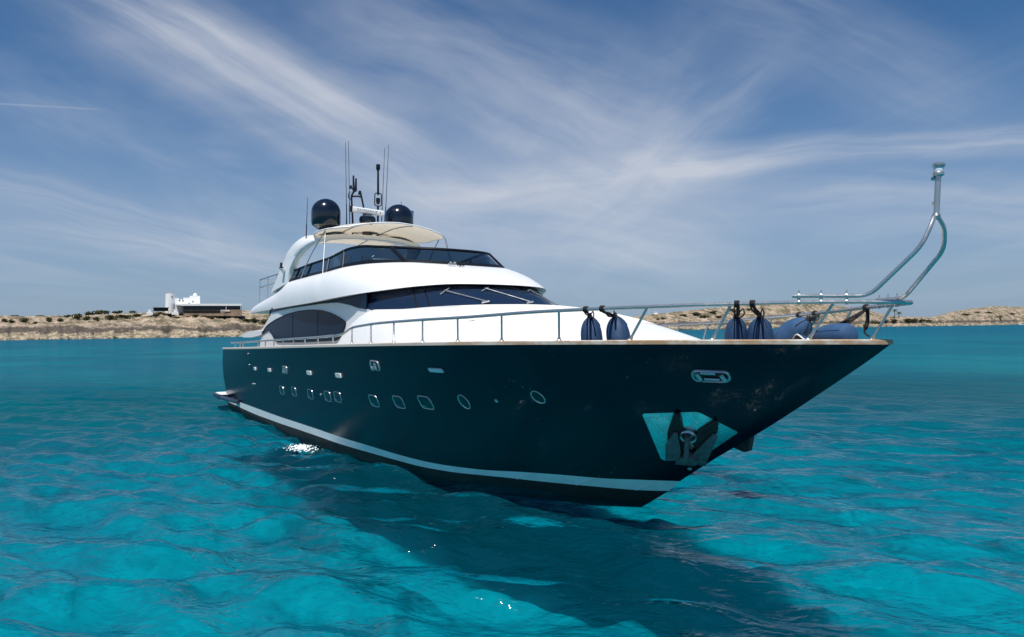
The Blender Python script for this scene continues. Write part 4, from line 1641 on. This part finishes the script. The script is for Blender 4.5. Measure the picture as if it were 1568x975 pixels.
rows_t, rows_b = [], []
for x in np.linspace(6.75, 12.45, 24):
    q = max(0, (x - 10.9) / 1.55)
    yw_ = 2.32 * (1 - q ** 3 * .22) - .62 * min(max((9.9 - x) / 2.2, 0), 1)
    ys_ = np.linspace(-1, 1, 25) * yw_
    bowf = .35 * q
    rows_t.append([(x - bowf * (abs(y) / 2.3) ** 2.2, y, can_z(x, y) + .012) for y in ys_])
    rows_b.append([(x - bowf * (abs(y) / 2.3) ** 2.2, y, can_z(x, y) - .012) for y in ys_])
mb = MB().grid(rows_t).grid([r[::-1] for r in rows_b])
cn = mb.build('canopy', M['canopy'], yacht, True, 0)
rim = [r[0] for r in rows_t] + rows_t[-1][1:] + [r[-1] for r in rows_t[::-1]][1:] + rows_t[0][::-1][1:-1]
MB().tube(rim, .028, 6, True).build('hem', M['white2'], cn)
for y in (-1.0, 0.55):
    MB().tube([(x, y, can_z(x, y) - .035) for x in np.linspace(6.8, 12.35, 18)], .022, 8).build('batten', M['grey'], cn)
MB().tube(bez([(11.06, -2.27, 7.12), (10.32, -2.36, 6.66), (9.63, -2.46, 6.10), (9.25, -2.62, 5.43)], 5), .020, 8).build('stay', M['grey'], cn)
MB().tube([(11.06, -2.27, 7.10), (11.88, -2.60, 5.50)], .012, 6).build('stay', M['white2'], cn)
MB().tube([(11.95, 2.1, 7.08), (12.3, 2.35, 5.6)], .03, 8).build('stay', M['steel'], cn)
MB().tube(bez([(11.06, 2.27, 7.12), (10.32, 2.36, 6.66), (9.63, 2.46, 6.10), (9.25, 2.62, 5.43)], 5), .022, 8).build('stay', M['steel'], cn)

# domes, radar, masts
def dome(c, r_, hcyl, z0, z1, nm):
    prof = [(r_ * .45, z0 - .12), (r_ * .5, z0), (r_ * .93, z0 + .17), (r_, z0 + .27)]
    zc = z1 - r_ * .98
    for a in np.linspace(0, math.pi / 2, 14):
        prof.append((max(r_ * math.cos(a), .002), zc + r_ * .98 * math.sin(a)))
    MB().lathe(prof, (c[0], c[1], 0), 40).build('satellite_dome', M['navy_glass'], yacht, True, 30)


dome((8.9, -1.57), .565, 0, 7.42, 8.64, 's')
dome((8.9, 1.49), .60, 0, 7.45, 8.72, 'p')
MB().lathe([(.20, 7.25), (.20, 7.70), (.30, 7.78), (.335, 7.90), (.30, 8.02), (.20, 8.08), (.10, 8.14)], (9.3, -.02, 0), 28).build('radar_pedestal', M['navy_glass'], yacht)
c_, hd = Vector((9.3, -.02, 8.24)), Vector((0.12, .99, -.065)).normalized()
rb = MB()
nrm = hd.cross(Vector((0, 0, 1))).normalized()
upv = nrm.cross(hd)
prof = round_poly([(-.085, -.105), (.085, -.105), (.085, .115), (-.085, .115)], .05, 4)
rb.grid([[c_ + hd * l + nrm * a * s_ + upv * b_ * s_ for a, b_ in prof] for l, s_ in ((-.62, .2), (-.62, 1), (.64, 1), (.66, .3))], True)
rbo = rb.build('radar_scanner', M['white'], yacht, True, 30)
MB().grid([[c_ + hd * l + nrm * a * 1.04 + upv * b_ * 1.04 for a, b_ in prof] for l in (-.70, -.62)], True).lathe([(.1, 0), (.1, .02), (.02, .025)], c_ - hd * .70, 12, -hd).build('end_cap', M['black'], rbo)
fc = bpy.data.curves.new('lettering', 'FONT')
fc.body = 'RAYMARINE  4'
fc.size = 0.15
fc.extrude = 0.002
fc.align_x = 'CENTER'
fc.align_y = 'CENTER'
fo = bpy.data.objects.new('lettering_tmp', fc)
COL.objects.link(fo)
bpy.context.view_layer.update()
lm = bpy.data.meshes.new_from_object(fo.evaluated_get(bpy.context.evaluated_depsgraph_get()))
bpy.data.objects.remove(fo)
Mx = Matrix((( hd.x, upv.x, nrm.x, 0), (hd.y, upv.y, nrm.y, 0), (hd.z, upv.z, nrm.z, 0), (0, 0, 0, 1)))
lm.transform(Matrix.Translation(c_ + nrm * .087 + hd * .05) @ Mx)
lm.name = 'lettering'
lm.materials.clear()
lm.materials.append(M['grey'])
link(bpy.data.objects.new('lettering', lm), rbo)

mb = MB()
mb.tube(fillet([(9, -.50, 7.2), (9, -.52, 7.9), (9, -.59, 8.84), (9, -.50, 9.02), (9, -.40, 9.08)], .12), .04, 8)
mb.tube(fillet([(9, -.56, 8.82), (9, -.35, 8.86), (9, -.15, 8.84)], .1), .035, 8)
mb.tube([(9, -.28, 9.05), (9, -.20, 8.96), (9, -.08, 8.47), (9, -.02, 7.2)], .038, 8)
mb.tube([(9, -.50, 9.05), (9, -.52, 9.66)], [.05, .035], 8)
mb.tube([(9, -.41, 9.05), (9, -.41, 9.56)], [.05, .035], 8)
mb.tube([(9, -.60, 9.15), (9, -.50, 9.12)], .03, 8)
mb.lathe([(.04, 0), (.05, .05), (.04, .14)], (9, -.62, 9.12), 10)
mb.tube(fillet([(9, -.62, 8.7), (9, -.70, 8.75), (9, -.70, 8.95), (9, -.62, 9.0)], .06), .02, 6)
mb.lathe([(.06, 0), (.07, .06), (.05, .16)], (9, -.24, 8.92), 10)
mb.build('signal_mast', M['black'], yacht)
mb = MB().tube([(9, .55, 7.2), (9, .53, 8.55)], .045, 8).tube([(9, .53, 9.0), (9, .51, 10.0)], [.05, .04], 8)
mb.tube(fillet([(9, .53, 8.55), (9, .67, 8.56), (9, .67, 9.06), (9, .53, 9.07), (9, .39, 9.06), (9, .39, 8.56), (9, .53, 8.55)], .07), .022, 6)
mb.lathe([(.055, 0), (.075, .08), (.085, .1), (.085, .24), (.04, .26)], (9, .53, 8.62), 12)
mb.lathe([(.05, 0), (.085, .07), (.085, .24), (.05, .26)], (9, .51, 9.98), 12)
mb.build('light_pole', M['black'], yacht)
for (a, b_) in (((8.6, -.60, 7.2), (8.6, -.73, 11.03)), ((8.6, -.47, 7.2), (8.6, -.61, 11.1)), ((8.6, .84, 7.2), (8.6, .94, 11.05)), ((8.6, .99, 7.2), (8.6, 1.11, 11.2)), ((8.79, -2.30, 7.0), (8.89, -2.3, 8.62)), ((8.7, -.66, 7.2), (8.7, -.70, 9.2))):
    a, b_ = Vector(a), Vector(b_)
    MB().tube([a, a.lerp(b_, .35), a.lerp(b_, .36), b_], [.022, .02, .014, .008], 6).build('whip_antenna', M['black'], yacht)

# flag
fl = MB()
P = []
for i in range(7):
    P.append([(8.0 + .05 * math.sin(i * 1.3), 1.98 + .09 * i, 8.84 - .03 * i - .31 * j / 3 + .02 * math.sin(i + j)) for j in range(4)])
fl.grid(P)
P2 = [[(x + .012, y, z) for x, y, z in r] for r in P]
fl.grid(P2)
flo = fl.build('flag', M['flag'])
tag(flo, 'small dark blue flag flying just behind the second dome on the yacht arch', 'flag')
MB().tube([(8.0, 1.97, 7.2), (8.0, 1.97, 9.0)], .02, 6).build('flag_staff', M['steel'], yacht)

# after rail of the flying bridge
frl = MB()
fz = lambda x: float(np.interp(x, [1.0, 2.7, 5.3, 6.0], [5.80, 5.86, 5.93, 5.95]))
for dz in (0, -.36):
    pts = [(x, -2.2, fz(x) + dz) for x in np.linspace(1.1, 5.6, 10)][::-1] + [(1.0, -2.1, 5.8 + dz), (1.0, 2.1, 5.8 + dz)] + [(x, 2.2, fz(x) + dz) for x in np.linspace(1.1, 5.6, 10)]
    frl.tube(pts, .026 if dz == 0 else .018, 8)
fro = frl.build('bridge_rail', M['steel'], yacht)
for x in (1.05, 2.6, 4.1):
    for sg in (-1, 1):
        MB().tube([(x, sg * 2.2, 4.4), (x, sg * 2.2, fz(x))], .022, 8).build('post', M['steel'], fro)
for y in (-1.1, 0, 1.1):
    MB().tube([(1.0, y, 4.4), (1.0, y, 5.8)], .022, 8).build('post', M['steel'], fro)

# ------------------------------------------------------------------ rails
def gy(x):
    return float(np.interp(x, [p_[0] for p_ in gun], [p_[1] for p_ in gun]))


RY = pchip([17, 19.2, 22.5, 23.7, 24.8, 25.4, 26.6, 27.8, 28.9, 29.5, 30.1, 30.7, 31.1, 31.29, 31.37], [3.90, 3.86, 3.81, 3.64, 3.45, 3.26, 2.87, 2.45, 1.90, 1.48, 1.12, .71, .36, .16, 0])
RZ = pchip([17.2, 17.8, 18.5, 19.4, 20.1, 22.6, 24.5, 26, 27.8, 29.5, 30.7, 31.37], [3.42, 3.48, 3.66, 3.735, 3.78, 3.87, 3.94, 4.03, 4.10, 4.165, 4.195, 4.20])
xr = np.concatenate([np.linspace(17.2, 20, 14), np.linspace(20.3, 29, 30), 31.37 - (31.37 - 29.1) * (1 - np.linspace(0, 1, 24)) ** 2])
rail = [(float(x), float(RY(x)), float(RZ(x))) for x in xr]
full = [(x, -y, z) for x, y, z in rail] + [(x, y, z) for x, y, z in rail[::-1][1:]]
aft_r = [(x, gy(x) - .08, float(SHEER(x)) + h_) for x, h_ in ((2.3, .27), (5, .265), (8.5, .275), (13, .28), (16, .285), (17.0, .30))]
AR = bez([(x, -y, z) for x, y, z in aft_r] + [full[0]], 4)
ARp = [(x, -y, z) for x, y, z in AR]
mb = MB().tube([Vector(p_) for p_ in AR[:-1]] + [Vector(p_) for p_ in full] + [Vector(p_) for p_ in ARp[::-1][1:]], .034, 10)
railo = mb.build('bow_rail', M['steel'], yacht)


def rail_pt(x):
    return Vector((x, -float(RY(x)), float(RZ(x))))


posts = []
for xb_, xt_ in ((18.72, 18.49), (20.04, 19.81), (21.35, 21.23), (22.65, 22.73), (23.88, 23.99), (25.08, 25.26), (26.43, 26.56),
                 (27.78, 28.23), (29.03, 29.39), (30.25, 30.65)):
    posts.append(((xb_, -(gy(xb_) - .06), float(SHEER(xb_)) + .05), rail_pt(xt_)))
for a, b_ in posts:
    for sg in ((1, -1) if a[1] else (1,)):
        p0, p1 = Vector((a[0], a[1] * sg, a[2])), Vector((b_[0], b_[1] * sg, b_[2]))
        q = MB().tube([p0, p0.lerp(p1, .12), p0.lerp(p1, .14), p1], [.036, .030, .023, .023], 8)
        q.lathe([(.055, -.01), (.055, .012), (.04, .03)], p0, 12)
        q.build('stanchion', M['steel'], railo)
for x in (3.34, 4.52, 5.15, 8.1, 9.31, 10.61, 11.9, 13.16, 14.46, 15.77, 17.13):
    for sg in (-1, 1):
        y = sg * (gy(x) - .08)
        zt = float(np.interp(x, [p_[0] for p_ in aft_r], [p_[2] for p_ in aft_r]))
        MB().tube([(x, y, float(SHEER(x)) + .05), (x, y, zt)], .022, 8).build('stanchion', M['steel'], railo)
# little pulpit plate at the stem head
mb = MB()
pp = [(30.95, -.40), (31.3, -.16), (31.40, 0), (31.3, .16), (30.95, .40), (31.0, 0)]
mb.grid([[(x, y, 4.19) for x, y in pp], [(x, y, 4.22) for x, y in pp]], True)
mb.f += [tuple(range(6))[::-1], tuple(range(6, 12))]
mb.build('pulpit_plate', M['steel_dull'], railo, False)

# bow mast: two legs clamped on the rail, meeting in a staff with a lamp
legs = {}
for sg in (-1, 1):
    xs_ = [30.16, 30.45, 30.75, 31.0]
    lowp = [(x, sg * float(RY(x)), 4.285) for x in xs_]
    pts = lowp + [(31.70, sg * .28, 4.98), (31.76, sg * .19, 5.24), (31.745, sg * .09, 5.37), (31.742, 0, 5.39)]
    legs[sg] = fillet([lowp[0], lowp[2], (31.02, sg * float(RY(31.0)) * .98, 4.29), (31.70, sg * .30, 4.97), (31.765, sg * .17, 5.27), (31.744, sg * .06, 5.40), (31.742, 0, 5.405)], .16, 7)
path = legs[-1] + legs[1][::-1][1:]
bm = MB().tube(path, .032, 10)
bmo = bm.build('bow_mast', M['steel'], yacht)
mb = MB().tube([(31.742, 0, 5.38), (31.765, 0, 6.02)], [.040, .040], 12)
mb.lathe([(.045, -.02), (.06, .0), (.045, .04)], (31.742, 0, 5.42), 14)
mb.build('staff', M['steel'], bmo)
MB().lathe([(.05, 5.98), (.075, 6.0), (.075, 6.03), (.06, 6.05)], (31.768, 0, 0), 16).lathe([(.08, 6.12), (.085, 6.135), (.085, 6.16), (.06, 6.175), (.02, 6.18)], (31.77, 0, 0), 16).build('lamp_housing', M['steel'], bmo)
MB().lathe([(.062, 6.04), (.066, 6.06), (.066, 6.115), (.06, 6.13)], (31.769, 0, 0), 16).build('lamp_lens', M['lamp_lens'], bmo)
MB().tube([(31.70, .0, 5.6), (31.71, .03, 5.62)], .03, 8).tube([(31.71, -.04, 5.95), (31.71, .0, 5.97)], .03, 8).build('bolt', M['steel'], bmo)
for sg in (-1, 1):
    for x in (30.24, 30.50, 30.78):
        y, z = sg * float(RY(x)), float(RZ(x))
        c0 = Vector((x, y, z))
        d = Vector((.06, -sg * .04, 0)).normalized()
        mb = MB().lathe([(.040, -.022), (.042, -.016), (.042, .016), (.040, .022)], c0, 14, d).lathe([(.038, -.022), (.040, -.016), (.040, .016), (.038, .022)], Vector((x, y, 4.285)), 14, d)
        mb.box((x, y, 4.24), (.035, .035, .1)).tube([(x, y, 4.33), (x, y, 4.37)], .012, 6)
        mb.build('clamp', M['steel'], bmo)
# small lamp on the coachroof
MB().lathe([(.035, 0), (.03, .05), (.045, .06), (.045, .12), (.02, .14)], (20.4, -2.24, 3.93), 12).build('deck_lamp', M['grey'], yacht)


# ------------------------------------------------------------------ fenders lashed to the bow rail
def fender(bot, tipp, r_, knot, label, mt='fender', tail=False, grp='navy fenders on the bow'):
    bot, tipp, knot = Vector(bot), Vector(tipp), Vector(knot)
    ax = tipp - bot
    L = ax.length
    d = ax.normalized()
    root = empty('fender', bot)
    tag(root, label, 'fender', grp)
    prof = [(.02, 0), (r_ * .45, .012), (r_ * .8, .05), (r_ * .97, .13), (r_, .24)]
    for q in np.linspace(.30, 1, 11):
        prof.append((max(r_ * (1 - ((q - .30) / .70) ** 3.0) ** .60, .035), L * q if L * q > .24 else .24 + .01 * q))
    bd = MB().lathe(prof, bot, 28, d)
    # sewn seam running over the cover
    body_ = bd.build('cover', M[mt], root, True, 0)
    a = d.cross(Vector((0, 0, 1)))
    if a.length < .05:
        a = d.cross(Vector((1, 0, 0)))
    a.normalize()
    c2 = d.cross(a)
    seam = MB()
    cam_d = (CAM_P - bot).normalized()
    sd_ = (cam_d - d * cam_d.dot(d)).normalized()
    sd_ = (sd_ + d.cross(sd_) * .5).normalized()
    seam.tube([bot + d * h_ + sd_ * (rr + .002) for rr, h_ in prof[3:]], .006, 5)
    seam.build('seam', M[mt], body_)
    cap = MB().lathe([(r_ * .42, -.09), (r_ * .34, -.03), (.045, .03), (.03, .08)], tipp - d * .015, 16, d)
    cap.build('collar', M['rope'], root)
    rp = MB()
    midp = tipp.lerp(knot, .5) + Vector((.03, .02, -.02))
    rp.tube(bez([tipp - d * .02, midp, knot + Vector((0, 0, -.05))], 5), .017, 7)
    rp.tube(bez([tipp, midp + Vector((.05, .03, .05)), midp + Vector((.09, .02, -.04)), tipp + Vector((.05, 0, -.03))], 5), .012, 6)
    rx = knot.x
    tg = Vector((.3, (-1 if knot.y < 0 else 1) * (float(RY(rx + .15)) - float(RY(rx - .15))), 0)).normalized()
    sdv = tg.cross(Vector((0, 0, 1)))
    for k in range(3):
        t0 = knot + tg * (.027 * (k - 1))
        rp.tube([t0 + sdv * .046 * math.cos(a_) + Vector((0, 0, .046 * math.sin(a_))) for a_ in np.linspace(0, 6.283, 13)[:-1]], .014, 6, True)
    for k in range(3):
        off_ = tg * (.03 * (k - 1)) - sdv * .03 * (k % 2)
        rp.tube(bez([knot + off_ + Vector((0, 0, -.03)), knot.lerp(tipp, .35) + off_ * 1.4 + Vector((0, 0, -.03 - .03 * k)), tipp + off_ * .6 + Vector((0, 0, .01))], 5), .013, 6)
    # lashing lines down the cover
    for an_ in (-.9, .15, 1.2):
        s2 = (sd_ * math.cos(an_) + d.cross(sd_) * math.sin(an_)).normalized()
        rp.tube([bot + d * h_ + s2 * (rr + .004) for rr, h_ in prof[-5:]], .008, 5)
    if tail:
        rp.tube(bez([knot, knot + Vector((.02, -.02, -.2)), knot + Vector((-.03, 0, -.42)), knot + Vector((.05, .02, -.50))], 5), .016, 6)
        rp.tube(bez([knot + Vector((.05, -.02, 0)), knot + Vector((.04, 0, -.25)), knot + Vector((-.02, .02, -.38)), knot + Vector((-.05, 0, -.30))], 5), .016, 6)
    rp.build('rope', M['rope'], root)
    return root


rk = lambda x, sg=-1: (x, sg * float(RY(x)), float(RZ(x)))
fender((26.80, -2.28, 3.30), (26.64, -2.24, 3.96), .20, rk(27.12), 'upright navy fender nearest the windscreen, first of the pair on the foredeck edge')
fender((27.32, -2.06, 3.32), (27.10, -2.02, 3.97), .215, rk(27.44), 'slightly leaning navy fender beside the first one, second of the foredeck edge pair')
fender((28.97, -.97, 3.36), (28.97, -.97, 3.97), .19, rk(29.46), 'upright navy fender bunched in black ropes, beside the second slanted stanchion of the bow rail')
fender((29.32, -.78, 3.36), (29.30, -.78, 3.97), .215, rk(29.66), 'fat upright navy fender with black lashing lines, next one towards the bow tip')
fender((27.86, 1.46, 3.52), (28.42, 1.58, 3.96), .22, rk(27.5, 1), 'faded blue fender lying back against the far rail, aft one of the two leaning fenders', 'fender2')
fender((28.30, 1.06, 3.46), (28.80, 1.14, 3.97), .23, rk(28.05, 1), 'faded blue fender leaning towards the far rail, in front of the other leaning one', 'fender2')
fender((30.14, .50, 3.70), (29.30, .60, 3.66), .205, rk(29.86, 1), 'faded blue fender lying on its side nearest the bow tip with rope ends dangling', 'fender2', True)
# folded fender sock on the deck edge
mb = MB()
P = []
for i in range(9):
    q = i / 8
    P.append([(29.62 + .55 * q, -.35 - .10 * math.sin(q * 3.1) + .12 * j, 3.62 + .10 * math.sin(min(1, q * 2.2) * 2.6) * (1 - .2 * j) - .10 * q + (.02 if j == 1 else 0)) for j in range(4)])
mb.grid(P)
mb.grid([[(x, y, z - .03) for x, y, z in r] for r in P])
so = mb.build('fender_sock', M['fender'])
tag(so, 'crumpled navy fender cover lying empty on the bow cap rail with a pale piped edge', 'cover')
MB().tube([Vector(r[0]) + Vector((0, -.004, .004)) for r in P], .012, 6).build('piping', M['white2'], so)

# ------------------------------------------------------------------ splash of discharged water beside the hull
fm = MB()
rg = np.random.default_rng(5)
for k in range(260):
    a, r_ = rg.uniform(0, 6.283), abs(rg.normal(0, .42))
    x = 14.45 + r_ * math.cos(a) * 1.25
    y = -4.10 + r_ * math.sin(a) * .75
    s_ = rg.uniform(.015, .05) * (1.2 - min(r_, 1))
    z = .05 + rg.uniform(0, .07) * max(0, 1 - r_)
    c = Vector((x, y, z))
    k0 = len(fm.v)
    fm.v += [tuple(c + Vector(v) * abs(s_)) for v in ((1.6, 0, 0), (0, 1.5, 0), (-1.4, .2, 0), (0, -1.6, 0), (0, 0, .9), (0, 0, -.9))]
    fm.f += [tuple(k0 + i for i in f) for f in ((0, 1, 4), (1, 2, 4), (2, 3, 4), (3, 0, 4), (1, 0, 5), (2, 1, 5), (3, 2, 5), (0, 3, 5))]
fo_ = fm.build('foam', M['foam'], None, True, 0)
tag(fo_, 'small patch of white foam on the water beside the hull', 'foam', kind='stuff')


# the yacht and all that is lashed to it lie a little heeled in the water
for o in list(COL.objects):
    if o.parent is None and (o.name.split('.')[0] in ('motor_yacht', 'fender', 'flag', 'fender_sock')):
        o.matrix_world = YMAT @ Matrix.Translation(o.location)
